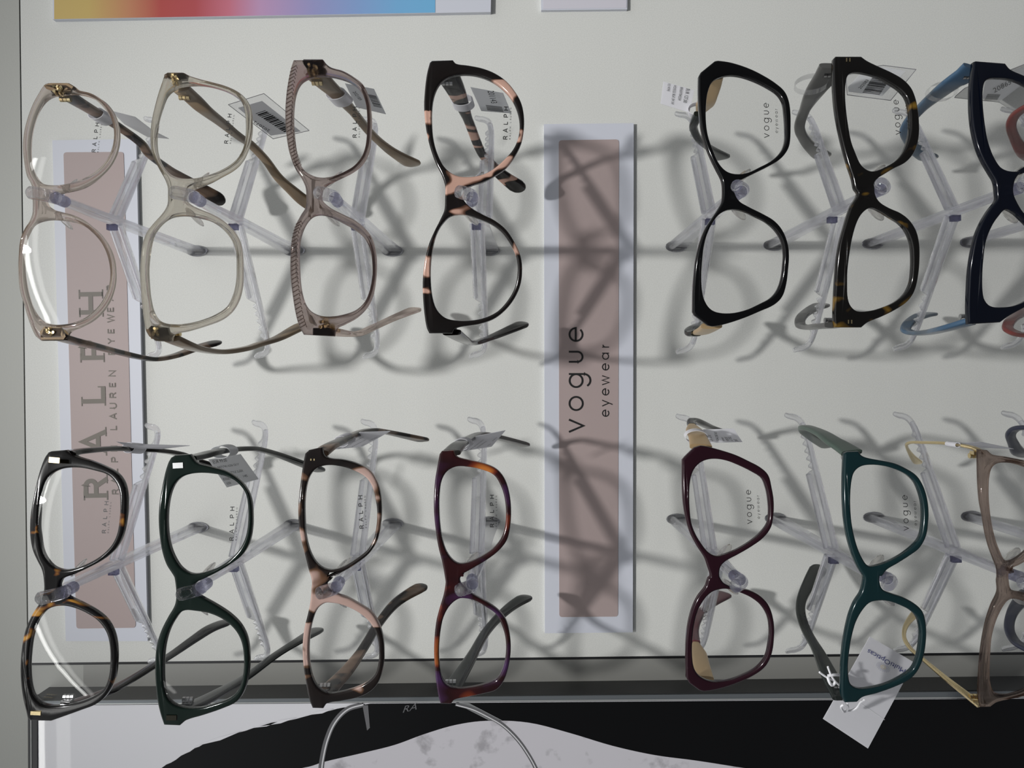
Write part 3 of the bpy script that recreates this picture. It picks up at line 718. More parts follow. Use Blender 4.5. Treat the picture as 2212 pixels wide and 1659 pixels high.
G[4] = dict(label='round pink and black tortoise glasses between ribbed taupe pair and centre sign',
  outer=px('C',[(1500,1060),(1500,980),(1475,900),(1430,810),(1390,690),(1365,570),(1352,430),(1357,310),(1372,190),(1392,112,1),(1408,98,1),(1555,93,1),(1580,118),(1660,130),(1760,150),(1850,185),(1930,240),(1990,310),(2035,390),(2055,480),(2055,580),(2035,680),(1990,770),(1930,850),(1860,900),(1780,945),(1700,970),(1640,990),(1612,1020)])
   + px('D',[(1615,70),(1645,120),(1690,160),(1770,205),(1850,245),(1930,310),(1990,400),(2030,490),(2043,590),(2030,700),(1985,800),(1920,880),(1840,940),(1740,975),(1640,990),(1572,1006),(1550,1040,1),(1388,1040,1),(1370,1000),(1355,910),(1345,800),(1342,680),(1350,580),(1365,490),(1390,400),(1430,310),(1470,230),(1495,170)]),
  holes=[px('C',[(1450,760),(1420,660),(1408,540),(1410,420),(1430,320),(1470,250),(1530,210),(1620,192),(1720,200),(1820,235),(1900,290),(1970,370),(2010,460),(2025,550),(2015,640),(1980,720),(1920,790),(1840,860),(1760,900),(1670,915),(1580,905),(1500,850)]),
         px('D',[(1540,215),(1480,270),(1440,340),(1415,430),(1400,540),(1398,660),(1410,780),(1440,870),(1500,930),(1580,950),(1680,950),(1780,930),(1870,885),(1940,810),(1990,720),(2010,620),(2005,520),(1970,430),(1910,340),(1840,280),(1740,235),(1640,205)])],
  front_m=M['t_pink'], bridge=(978,415), text=('r',(1096,301),(1098,231)),
  temples=[dict(m=M['t_pink'], p=[(966,160,.165),(982,190,.146),(998,226,.124),(1015,268,.100),(1038,326,.072),(1058,352,.057),(1084,378,.044),(1130,412,.030)], h=(.0052,.0024,.0038)),
           dict(m=M['t_pink'], p=[(976,718,.165),(1000,733,.125),(1022,741,.085),(1045,735,.070),(1069,726,.055),(1136,697,.030)], h=(.0042,.0022,.0034))])
G[5] = dict(label='plain black angular glasses with a small white price tag beside the centre sign',
  outer=px('I',[(642,1240),(630,1170),(590,1090),(545,1000),(500,890),(465,770),(445,640),(434,480),(434,292,1),(452,258,1),(570,162,1),(604,157),(720,175),(870,225),(1000,290),(1100,355),(1170,420),(1205,500),(1220,600),(1222,730),(1215,860),(1190,930),(1130,1000),(1030,1060),(930,1110),(830,1160),(770,1195),(745,1235)])
   + px('K',[(742,60),(780,130),(860,180),(980,240),(1080,300),(1150,380),(1195,490),(1208,600),(1200,720),(1185,840),(1150,950),(1080,1020),(960,1075),(830,1130),(680,1180),(560,1205),(512,1196,1),(400,1110,1),(385,1080,1),(388,900),(398,760),(415,620),(445,490),(490,370),(540,290),(600,200),(635,130)]),
  holes=[px('I',[(560,930),(515,800),(497,660),(500,520),(515,420),(550,340),(610,300),(700,280),(800,290),(920,330),(1030,385),(1110,440),(1155,510),(1170,610),(1178,730),(1175,840),(1140,930),(1060,1010),(950,1070),(850,1115),(750,1125),(670,1100),(605,1030)]),
         px('K',[(700,205),(620,240),(560,310),(510,410),(480,520),(465,650),(458,780),(465,900),(485,980),(530,1050),(600,1085),(720,1090),(850,1060),(960,1010),(1050,960),(1110,890),(1145,790),(1160,680),(1165,580),(1145,470),(1090,380),(1010,310),(920,265),(810,215)])],
  front_m=M['blk'], bridge=(1570,415), text=('v',(1661,298),(1660,223.7)),
  temples=[dict(m=M['goldmatte'], p=[(1537,168,.165),(1534,190,.150),(1527,217,.133),(1519,232,.117),(1509,246,.105)], h=(.0050,.0042,.0014)),
           dict(m=M['goldmatte'], p=[(1537,704,.165),(1526,712,.140),(1511,719,.117),(1504,720,.108)], h=(.0046,.004,.0014))])
G[6] = dict(label='nearly black tortoise square glasses with grey temples beside the black angular pair',
  outer=px('I',[(1770,1250),(1750,1160),(1710,1040),(1665,880),(1625,700),(1600,540),(1588,380),(1584,220),(1588,140,1),(1604,122,1),(1822,122,1),(1872,158)])
   + px('J',[(450,237),(570,292),(680,357),(760,440),(800,530),(825,640),(838,760),(838,900),(815,1010),(770,1100),(700,1170),(600,1220),(500,1280),(440,1320),(412,1365)])
   + px('L',[(362,70),(400,138),(480,190),(580,235),(660,300),(715,390),(740,500),(743,640),(730,780),(700,900),(640,990),(540,1060),(420,1120),(300,1170),(245,1213,1),(20,1213,1),(12,1120),(15,1000),(22,850),(35,680),(60,500),(100,350),(155,180),(215,70)]),
  holes=[px('J',[(128,400),(150,320),(210,290),(320,300),(440,335),(560,400),(650,460),(710,530),(740,620),(752,740),(750,860),(725,970),(680,1070),(610,1150),(510,1210),(400,1250),(330,1235),(270,1180),(220,1070),(180,960),(150,800),(130,640),(122,500)]),
         px('L',[(330,190),(260,230),(210,310),(170,440),(145,580),(128,720),(125,850),(130,960),(155,1030),(210,1073),(320,1070),(430,1040),(540,990),(620,920),(665,830),(680,720),(682,600),(670,490),(630,390),(570,320),(490,270),(420,225)])],
  front_m=M['t_vdark'], bridge=(1862,408), text=('v',(1945,291),(1940,216.7)),
  temples=[dict(m=M['greytemple'], p=[(1800,142,.165),(1785,165,.152),(1765,192,.138),(1744,226,.116),(1731,256,.098),(1727,275,.088),(1732,292,.078),(1749,315,.060),(1781,340,.036)], h=(.0062,.0026,.0040)),
           dict(m=M['greytemple'], p=[(1802,702,.165),(1785,704,.152),(1767,705,.135),(1745,707,.110),(1730,703,.094),(1728,692,.086),(1736,680,.076),(1756,667,.055),(1780,657,.036)], h=(.0046,.0026,.0036))])
G[7] = dict(label='navy square glasses with steel blue temples, cut by the right picture edge',
  outer=px('J',[(1590,1460),(1575,1350),(1530,1270),(1460,1150),(1405,1020),(1365,860),(1345,700),(1340,560),(1345,400),(1368,190,1),(1385,183,1),(1670,205,1),(1720,262),(1847,320),(1950,370),(2040,440),(2110,540),(2140,680),(2145,840),(2120,980),(2060,1090),(1960,1180),(1860,1240),(1800,1290),(1765,1350)])
   + px('L',[(1545,60),(1580,150),(1640,240),(1740,320),(1810,400),(1860,500),(1880,640),(1870,780),(1830,900),(1740,990),(1627,1050),(1500,1120),(1430,1170,1),(1160,1185,1),(1155,1050),(1160,880),(1170,720),(1195,560),(1225,430),(1275,310),(1335,210),(1400,120)]),
  holes=[px('J',[(1460,440),(1480,380),(1530,350),(1620,345),(1740,358),(1847,400),(1960,470),(2040,560),(2070,700),(2075,840),(2060,980),(2020,1100),(1950,1200),(1847,1245),(1720,1250),(1640,1220),(1590,1160),(1540,1060),(1500,930),(1475,780),(1460,640),(1455,520)]),
         px('L',[(1480,205),(1420,260),(1360,350),(1310,480),(1290,620),(1280,760),(1282,900),(1300,980),(1350,1030),(1440,1040),(1560,1025),(1680,970),(1760,890),(1800,780),(1810,640),(1790,510),(1720,400),(1627,300),(1550,230)])],
  front_m=M['navy'], bridge=(2163,405), 
  temples=[dict(m=M['navyside'], p=[(2104,146,.165),(2085,162,.157),(2057,180,.146),(2023,206,.127),(1990,234,.109),(1966,260,.095),(1956,282,.085),(1966,306,.070),(1985,328,.055),(2012,344,.038)], h=(.0060,.0028,.0040)),
           dict(m=M['navyside'], p=[(2098,694,.165),(2070,702,.155),(2041,710,.141),(2003,718,.118),(1970,719,.098),(1956,712,.088),(1964,697,.078),(1990,682,.055),(2014,677,.040)], h=(.0036,.0026,.0036))])
def shifted(pts, du, dv=0): return [(p[0]+du, p[1]+dv) + tuple(p[2:]) for p in pts]
G[8] = dict(label='reddish brown glasses of which only the bent temples show at the picture edge, upper row',
  outer=shifted(G[7]['outer'], 285), holes=[shifted(h, 285) for h in G[7]['holes']], front_m=M['redbrown'], bridge=(2448,405),
  temples=[dict(m=M['redbrown'], p=[(2390,148,.165),(2340,172,.150),(2280,202,.130),(2225,228,.108),(2194,248,.095),(2184,270,.085),(2193,300,.070),(2213,330,.055),(2240,345,.038)], h=(.0050,.0024,.0040)),
           dict(m=M['redbrown'], p=[(2390,700,.165),(2330,712,.148),(2260,723,.122),(2205,723,.100),(2178,711,.088),(2182,694,.078),(2208,676,.055),(2240,668,.040)], h=(.0036,.0026,.0036))])
G[9] = dict(label='black and amber tortoise glasses with gold corner plates, leftmost of the lower row',
  outer=px('E',[(340,1400),(325,1330),(290,1260),(255,1180),(235,1080),(232,970),(240,870),(260,760),(285,640),(315,530),(350,440),(380,396,1),(400,388,1),(520,378,1),(580,420),(640,442),(720,465),(830,510),(920,560),(975,630),(1000,720),(1003,840),(990,960),(960,1080),(900,1180),(800,1260),(690,1320),(580,1370),(500,1400)])
   + px('F',[(395,115),(390,160),(450,215),(540,260),(630,310),(700,370),(745,450),(765,540),(767,650),(750,770),(700,870),(630,930),(530,970),(420,1010),(335,1040,1),(200,1037,1),(178,1020,1),(165,960),(150,900),(135,800),(130,680),(140,550),(165,430),(210,330),(260,250),(285,180)]),
  holes=[px('E',[(312,1090),(300,1000),(303,900),(313,780),(335,680),(370,600),(430,550),(520,522),(640,520),(760,545),(850,575),(910,630),(945,710),(952,820),(945,940),(925,1050),(880,1140),(800,1220),(700,1280),(600,1320),(500,1335),(420,1310),(355,1240),(325,1170)]),
         px('F',[(310,300),(245,370),(208,470),(190,590),(185,700),(195,810),(225,890),(290,935),(400,940),(510,920),(610,880),(680,830),(715,750),(727,640),(722,530),(700,450),(650,380),(580,330),(490,290),(400,275)])],
  front_m=M['t_dark'], d0=.1655, bridge=(108,1270), text=('r',(229,1151),(235,1083)),
  temples=[dict(m=M['t_dark'], p=[(150,980,.165),(165,976,.155),(190,973,.140),(244,969,.115),(298,971,.090),(339,973,.078),(388,981,.058),(420,995,.046),(461,1009,.034)], h=(.0030,.0022,.0034)),
           dict(m=M['t_dark'], p=[(140,1524,.165),(180,1513,.150),(228,1496,.134),(277,1471,.114),(332,1438,.092),(374,1412,.074),(420,1380,.058),(456,1357,.046),(498,1341,.034)], h=(.0036,.0022,.0034))])
G[10] = dict(label='dark green square glasses with silver corner plates and a grey price tag',
  outer=px('E',[(1385,1400),(1370,1370),(1320,1290),(1285,1180),(1265,1050),(1258,920),(1265,800),(1285,680),(1310,560),(1335,480),(1358,438,1),(1390,420,1),(1510,412,1),(1565,480),(1660,508),(1800,550),(1890,610),(1960,690),(1995,780),(2005,900),(2000,1020),(1975,1130),(1920,1220),(1830,1290),(1730,1350),(1640,1395)])
   + px('F',[(1300,120),(1278,160),(1300,195),(1340,220),(1430,270),(1520,330),(1590,400),(1635,490),(1650,600),(1645,720),(1620,830),(1570,910),(1480,955),(1350,1000),(1235,1035),(1190,1070,1),(1085,1066,1),(1060,990),(1040,900),(1028,780),(1025,660),(1035,540),(1065,440),(1110,350),(1155,270),(1165,200)]),
  holes=[px('E',[(1350,1150),(1330,1040),(1325,920),(1335,800),(1360,700),(1400,630),(1460,585),(1560,562),(1680,565),(1800,590),(1890,640),(1950,720),(1970,820),(1972,940),(1955,1060),(1910,1160),(1840,1240),(1740,1310),(1620,1355),(1520,1365),(1440,1320),(1385,1240)]),
         px('F',[(1210,310),(1155,370),(1110,460),(1085,570),(1078,700),(1085,820),(1115,900),(1180,945),(1300,958),(1420,930),(1520,890),(1580,830),(1608,740),(1615,630),(1600,520),(1560,440),(1490,375),(1400,330),(1300,310)])],
  front_m=M['green'], bridge=(392,1270), text=('r',(505,1167),(507,1094.6)),
  temples=[dict(m=M['greenblk'], p=[(410,990,.165),(435,985,.150),(461,978,.137),(502,971,.114),(542,969,.096),(560,971,.087),(603,983,.066),(653,1002,.046),(698,1018,.030)], h=(.0036,.0022,.0034)),
           dict(m=M['greenblk'], p=[(400,1530,.165),(435,1516,.150),(472,1497,.134),(534,1461,.109),(596,1415,.080),(651,1381,.052),(692,1357,.030)], h=(.0044,.0022,.0034))])
G[11] = dict(label='rose pink and brown tortoise glasses, third of the lower row',
  outer=px('G',[(388,1360),(365,1280),(340,1180),(310,1060),(292,940),(288,820),(298,700),(312,580),(325,490),(340,415,1),(370,388,1),(470,365,1),(482,425),(525,450),(620,460),(730,490),(820,540),(870,610),(900,700),(912,820),(905,940),(880,1060),(820,1160),(720,1240),(620,1300),(520,1345)])
   + px('H',[(430,110),(392,150),(395,190),(450,230),(540,260),(650,320),(740,380),(800,470),(835,580),(845,700),(835,830),(800,940),(740,1010),(640,1060),(500,1090),(390,1110),(360,1148,1),(275,1145,1),(250,1080),(225,960),(205,840),(195,720),(197,600),(210,500),(235,400),(255,300),(265,190)]),
  holes=[px('G',[(345,1030),(337,910),(335,790),(345,680),(370,590),(420,530),(500,503),(600,510),(700,540),(790,590),(840,660),(865,750),(878,850),(872,960),(850,1060),(800,1140),(710,1210),(620,1265),(520,1285),(440,1250),(380,1160)]),
         px('H',[(370,310),(310,360),(270,460),(250,570),(243,690),(250,800),(275,910),(320,985),(400,1030),(500,1020),(610,990),(710,940),(775,870),(800,780),(803,680),(790,580),(750,490),(690,420),(600,360),(500,320),(430,307)])],
  front_m=M['t_rose'], bridge=(687,1262), text=('r',(786,1140.7),(783,1069.8)),
  temples=[dict(m=M['t_temple'], p=[(694,978,.165),(710,966,.152),(734,954,.130),(777,935,.100),(800,930,.086),(815,930,.078),(849,936,.058),(922,952,.030)], h=(.0036,.0022,.0034)),
           dict(m=M['t_temple'], p=[(700,1500,.165),(722,1478,.148),(749,1449,.129),(775,1415,.110),(795,1384,.094),(817,1348,.076),(858,1300,.052),(918,1263,.030)], h=(.0044,.0024,.0036))])
G[12] = dict(label='berry red and amber tortoise glasses beside the centre sign in the lower row',
  outer=px('G',[(1388,1360),(1365,1230),(1335,1110),(1315,980),(1303,850),(1303,730),(1312,610),(1330,500),(1345,420,1),(1362,396,1),(1450,390,1),(1472,435),(1560,462),(1680,490),(1770,530),(1830,600),(1865,700),(1880,820),(1875,950),(1850,1060),(1790,1140),(1700,1210),(1600,1270),(1520,1315)])
   + px('H',[(1480,75),(1452,110),(1458,150),(1500,200),(1590,260),(1680,310),(1760,370),(1820,450),(1850,570),(1855,700),(1835,830),(1800,930),(1740,1000),(1640,1030),(1520,1055),(1410,1080),(1380,1112,1),(1295,1110,1),(1280,1060),(1262,950),(1250,830),(1243,700),(1248,570),(1262,450),(1290,340),(1320,240),(1335,150)]),
  holes=[px('G',[(1370,1070),(1350,950),(1343,830),(1345,720),(1360,620),(1400,550),(1470,513),(1560,515),(1660,535),(1750,575),(1800,650),(1830,740),(1842,850),(1835,960),(1805,1050),(1740,1130),(1650,1190),(1560,1230),(1480,1235),(1410,1170)]),
         px('H',[(1440,275),(1370,330),(1320,420),(1295,530),(1283,660),(1285,780),(1300,880),(1340,960),(1420,990),(1530,985),(1640,960),(1740,920),(1790,840),(1815,730),(1815,600),(1790,500),(1740,400),(1660,340),(1570,290),(1500,272)])],
  front_m=M['t_berry'], bridge=(977,1260), text=('r',(1067,1137.8),(1067,1069)),
  temples=[dict(m=M['greytemple'], p=[(976,977,.165),(990,962,.142),(1008,951,.118),(1030,940,.090),(1045,938,.078),(1066,942,.066),(1100,951,.047),(1140,963,.028)], h=(.0040,.0022,.0028)),
           dict(m=M['greenblk'], p=[(974,1492,.165),(990,1465,.146),(1015,1425,.120),(1045,1372,.085),(1062,1350,.072),(1083,1328,.060),(1110,1306,.044),(1142,1287,.028)], h=(.0040,.0024,.0036))])
G[13] = dict(label='plum angular glasses with beige temples and a white price tag, below the black angular pair',
  outer=px('M',[(575,1640),(552,1560),(520,1470),(450,1360),(390,1240),(350,1100),(328,960),(320,800),(319,570,1),(345,538,1),(430,455,1),(500,438),(640,470),(800,520),(930,580),(1040,640),(1110,710),(1140,820),(1160,950),(1155,1100),(1130,1200),(1060,1290),(950,1370),(830,1440),(720,1500),(672,1550),(658,1610)])
   + px('O',[(565,175),(600,222),(680,258),(790,275),(880,320),(950,400),(985,520),(988,640),(970,770),(920,870),(830,940),(700,1000),(560,1045),(440,1065),(400,1055,1),(325,1000,1),(302,962,1),(298,800),(300,680),(315,550),(345,430),(390,330),(450,250),(475,180)]),
  holes=[px('M',[(400,1140),(385,1000),(383,860),(395,740),(430,650),(500,585),(600,560),(720,575),(850,625),(960,680),(1050,740),(1090,830),(1110,930),(1118,1050),(1105,1150),(1050,1230),(960,1310),(850,1380),(740,1430),(640,1455),(560,1420),(480,1320),(430,1230)]),
         px('O',[(580,265),(500,290),(440,350),(390,440),(360,560),(348,680),(348,800),(365,890),(410,950),(500,990),(620,985),(740,945),(850,885),(920,800),(945,700),(955,600),(940,490),(890,400),(820,340),(740,300),(650,270)])],
  front_m=M['plum'], bridge=(1544,1236), text=('v',(1624,1131),(1621.4,1058.6)),
  temples=[dict(m=M['goldmatte'], p=[(1514,965,.165),(1511,955,.153),(1506,942,.138),(1498,928,.120),(1494,918,.108)], h=(.0048,.0040,.0014)),
           dict(m=M['goldmatte'], p=[(1519,1466,.165),(1516,1450,.152),(1512,1428,.134),(1505,1400,.114),(1503,1388,.106)], h=(.0046,.0040,.0014))])
G[14] = dict(label='teal green square glasses with grey green temples and a large white swing tag, lower row',
  outer=px('N',[(285,1640),(260,1600),(215,1520),(165,1380),(130,1240),(110,1100),(100,950),(98,780),(103,600),(110,510,1),(140,494,1),(236,490,1),(270,530),(340,555),(450,575),(570,600),(680,650),(770,710),(830,800),(865,900),(883,1020),(880,1150),(860,1270),(800,1380),(710,1450),(600,1520),(500,1580),(450,1640)])
   + px('P',[(585,165),(585,215),(610,268),(680,300),(770,330),(860,380),(920,440),(945,530),(948,650),(930,780),(890,890),(820,970),(700,1030),(560,1080),(450,1110),(405,1148,1),(312,1152,1),(290,1100),(285,1000),(290,850),(300,720),(320,600),(350,470),(390,370),(440,290),(462,200)]),
  holes=[px('N',[(180,1180),(165,1040),(163,900),(175,760),(200,680),(260,630),(350,615),(470,625),(590,660),(690,710),(760,780),(800,870),(825,970),(832,1080),(825,1190),(800,1290),(730,1370),(640,1440),(530,1500),(420,1540),(330,1545),(270,1470),(220,1350)]),
         px('P',[(590,355),(510,370),(450,430),(400,520),(370,620),(350,730),(338,850),(340,940),(360,1010),(430,1045),(540,1035),(650,1005),(760,950),(840,890),(880,800),(900,690),(905,590),(880,490),(820,430),(730,385),(660,362)])],
  front_m=M['teal'], bridge=(1883,1248), text=('v',(1962,1145.5),(1959,1069.9)),
  temples=[dict(m=M['tealtemple'], p=[(1840,978,.165),(1822,966,.154),(1800,953,.138),(1776,937,.118),(1748,925,.096),(1736,924,.086),(1740,933,.076),(1762,948,.058),(1795,965,.040)], h=(.0052,.0026,.0034)),
           dict(m=M['greenblk'], p=[(1822,1508,.165),(1810,1488,.154),(1793,1460,.138),(1768,1408,.116),(1743,1364,.095),(1730,1326,.080),(1732,1294,.067),(1752,1254,.049),(1774,1222,.034)], h=(.0048,.0024,.0036))])
G[15] = dict(label='smoky brown crystal glasses with thin gold temples in the lower row',
  outer=px('N',[(1530,1650),(1525,1580),(1490,1480),(1450,1370),(1415,1230),(1390,1080),(1365,950),(1352,800),(1347,650),(1345,472,1),(1430,480,1),(1480,520),(1600,540),(1753,570),(1880,600),(1990,680),(2060,790),(2090,930),(2085,1070),(2050,1200),(1980,1310),(1880,1400),(1800,1490),(1720,1540),(1660,1570),(1640,1620)])
   + px('P',[(1600,130),(1600,200),(1620,270),(1700,290),(1800,320),(1900,390),(1960,500),(1980,650),(1970,800),(1920,930),(1830,1040),(1706,1100),(1600,1130),(1500,1155),(1450,1190,1),(1380,1190,1),(1365,1080),(1370,950),(1380,800),(1400,650),(1430,510),(1470,390),(1515,290),(1512,200)]),
  holes=[px('N',[(1450,720),(1475,640),(1530,602),(1640,600),(1753,630),(1880,690),(1960,790),(1990,920),(1985,1060),(1950,1180),(1880,1290),(1800,1390),(1720,1460),(1640,1500),(1590,1490),(1550,1420),(1505,1300),(1470,1150),(1450,1000),(1443,850)]),
         px('P',[(1620,345),(1570,380),(1510,490),(1470,620),(1455,760),(1450,900),(1455,1000),(1490,1075),(1580,1095),(1706,1070),(1800,1000),(1870,900),(1905,780),(1910,650),(1880,510),(1800,410),(1706,360)])],
  front_m=M['crystal_smoke'], hinge_m=M['gold'], bridge=(2172,1248),
  temples=[dict(m=M['gold'], p=[(2118,975,.165),(2100,967,.158),(2070,961,.147),(2035,957,.131),(1995,956,.112),(1966,956,.096),(1958,962,.088),(1970,985,.066),(1986,1002,.048)], h=(.0016,.0009,.0022), th=.0009),
           dict(m=M['gold'], p=[(2118,1524,.165),(2090,1502,.154),(2044,1466,.135),(1995,1425,.115),(1966,1400,.101),(1953,1376,.090),(1958,1350,.076),(1982,1320,.055)], h=(.0024,.0012,.0022), th=.0009)])
G[16] = dict(label='ink blue glasses of which only the bent temples show at the picture edge, lower row',
  outer=shifted(G[14]['outer'], 590), holes=[shifted(h, 590) for h in G[14]['holes']], front_m=M['navytemple'], bridge=(2473,1248),
  temples=[dict(m=M['navytemple'], p=[(2425,975,.165),(2370,955,.148),(2300,935,.125),(2225,924,.103),(2195,926,.092),(2183,938,.084),(2188,956,.073),(2200,976,.060),(2225,985,.045)], h=(.0044,.0024,.0036)),
           dict(m=M['navytemple'], p=[(2420,1508,.165),(2360,1480,.150),(2290,1440,.128),(2225,1405,.104),(2193,1385,.090),(2180,1358,.080),(2186,1325,.068),(2205,1298,.054),(2230,1275,.040)], h=(.0044,.0024,.0036))])
def E_loc(k): return ARMS[-k][0].parent.location.copy()
E = {}
for k in sorted(G):
    E[k] = glasses(key=k, group='glasses on the acrylic brackets', **G[k])
    for (t, ln) in NEED:
        t.parent = ln; t.matrix_parent_inverse = ln.matrix_parent_inverse.copy() if False else Matrix.Identity(4)
    # a lens has identity local transform relative to world offset of its empty; its child needs none
    NEED.clear()

for k in range(1, 17):      # the tip of each rod sits just under its bridge
    fr = [BVHTree.FromPolygons([q.co for q in c.data.vertices], [p.vertices for p in c.data.polygons]) for c in E[k].children if c.name.startswith(('front_frame', 'nose_pad'))]
    dz = 0
    while dz > -.006:
        off = E_loc(k) + Vector((0, 0, dz))
        tr = [BVHTree.FromPolygons([q.co + off for q in c.data.vertices], [p.vertices for p in c.data.polygons]) for c in ARMS[-k]]
        if not any(a.overlap(b) for a in tr for b in fr): break
        dz -= .0004
    if dz <= -.006: dz = -.0024; print('TIP', k)
    for c in ARMS[-k]: c.location.z += dz
# temples with a metal front half and a coloured tip
def tips(e, pts, mt, h):
    o, p = temple(e, pts, mt, h, key=[k for k in E if E[k] == e][0]); o.name = 'temple_tip'; return o
tips(E[5], [(1509,246,.106),(1501,262,.097),(1498,276,.088),(1509,300,.075),(1537,323,.052),(1563,343,.034)], M['greenblk'], (.0022,.0018,.0036))
tips(E[5], [(1504,720,.108),(1494,721,.099),(1489,716,.092),(1500,708,.082),(1524,698,.060),(1562,680,.038)], M['greenblk'], (.0026,.0024,.0036))
tips(E[13], [(1495,920,.108),(1492,913,.100),(1497,908,.093),(1515,914,.080),(1540,926,.058),(1575,940,.036)], M['blk'], (.0020,.0020,.0034))
tips(E[13], [(1503,1388,.106),(1500,1365,.092),(1503,1345,.083),(1516,1322,.068),(1538,1302,.052),(1565,1280,.036)], M['plumtemple'], (.0022,.0024,.0042))

for k in range(1, 17):      # an arm that still touches a temple is set a little lower
    tm = [BVHTree.FromPolygons([q.co for q in c.data.vertices], [p.vertices for p in c.data.polygons]) for c in E[k].children if c.name.startswith('temple')]
    br = ARMS[-k][0].parent
    for c in [c for c in br.children if c.name.startswith('temple_arm')]:
        for j in range(12):
            off = br.location + Vector((0, 0, -.0006*j))
            t = BVHTree.FromPolygons([q.co + off for q in c.data.vertices], [p.vertices for p in c.data.polygons])
            if not any(t.overlap(b) for b in tm): break
        if j == 8: print('ARMFAIL', k)
        c.location.z -= .0006*j
# corner plates, rivets, ribs
def plate(e, u, v, lu, lv, ang, mt, name='corner_plate', d=.1655):
    c = Vector((u, v)); a = math.radians(ang); ex = Vector((math.cos(a), math.sin(a))); ey = Vector((-ex.y, ex.x))
    xb = e.location.x
    cs = []
    for s1, s2 in ((-1,-1),(1,-1),(1,1),(-1,1)):
        q = c + ex*s1*lu/2 + ey*s2*lv/2; p = to_front(q.x, q.y, .1704, xb); cs.append((q.x, q.y, -p.y))
    return slab(cs, .0009, name, mt, e)
plate(E[9], 117, 994, 23, 12, 5, M['gold']); plate(E[9], 76.5, 1541, 22, 8, 3, M['gold'])
plate(E[10], 384, 1005.6, 22, 12, -3, M['steel']); plate(E[10], 370, 1551, 22, 11, 0, mat('dark_plate', lin((52,50,42)), .3, .8))
for v in (-3.5, 3.5): plate(E[11], 675 + v, 993, 3, 4, 0, M['gold'], 'rivet')
for (u, v) in ((1829,129),(1836,129),(1833,695),(1840,695)): plate(E[6], u, v, 2.2, 8, 0, M['gold'], 'rivet')
def cluster(e, u, v):
    parts = []; r = random.Random(int(u)); xb = e.location.x
    for i in range(9):
        p = to_front(u + r.uniform(-9, 9), v + r.uniform(-7, 7), .1665, xb)
        parts.append(tube([p, p + Vector((r.uniform(-.001,.001), .003, r.uniform(-.002,.002))), p + Vector((r.uniform(-.002,.002), .004, r.uniform(-.002,.002)))], .0008, 7))
    V, F = join(parts); link('hinge_rivets', raw_mesh(V, F), M['gold'], e)
for k, u, v in ((1,124,190),(1,106,717),(2,375,170),(2,342,714),(3,676,148),(3,700,700)): cluster(E[k], u, v)
def butt(e, key, pts, mt):
    P = [to_front(p[0], p[1], .1655, e.location.x) for p in px(key, pts)]; k = len(P)
    Vv = P + [p + Vector((0, .0022, 0)) for p in P]
    F = [tuple(range(k)), tuple(reversed(range(k, 2*k)))] + [(i, k+i, k+(i+1) % k, (i+1) % k) for i in range(k)]
    me = raw_mesh(Vv, F); bm = bmesh.new(); bm.from_mesh(me); bmesh.ops.recalc_face_normals(bm, faces=bm.faces); bm.to_mesh(me); bm.free()
    link('temple_end', me, mt, e, smooth=False)
butt(E[1], 'A', [(372,215),(430,195),(575,195),(625,225),(600,262),(520,262),(440,262),(395,245)], M['t_brown'])
butt(E[1], 'B', [(340,1250),(380,1205),(520,1215),(560,1290),(540,1318),(350,1318)], M['t_brown'])
butt(E[2], 'A', [(1400,125),(1430,106),(1555,106),(1610,135),(1600,175),(1500,178),(1430,170)], M['t_temple'])
butt(E[2], 'B', [(1262,1240),(1300,1195),(1440,1215),(1460,1300),(1440,1322),(1290,1312)], M['t_brown'])
butt(E[3], 'C', [(505,92),(640,92),(662,122),(640,165),(540,178),(505,130)], M['t_temple'])
butt(E[3], 'D', [(575,1000),(690,1000),(715,1030),(710,1054),(575,1054)], M['t_temple'])
for (key, pts) in (('C', [(432,120),(412,220),(398,330),(392,450),(396,560),(410,670),(432,760),(462,850)]), ('D', [(470,240),(440,330),(428,440),(430,560),(436,680),(450,800),(472,920),(500,1010)])):
    pp = smooth_open([Vector(p[:2]) for p in px(key, pts)], 4)
    for i, p in enumerate(pp[1:-1]):
        a = to_front(p.x-3, p.y+4, .1704, E[3].location.x); b_ = to_front(p.x+9, p.y-3, .1706, E[3].location.x); c_ = to_front(p.x+11, p.y+3, .1704, E[3].location.x)
        V, F = tube([a, b_, c_], .00028, 6); link('brow_rib', raw_mesh(V, F), M['rib'], E[3])

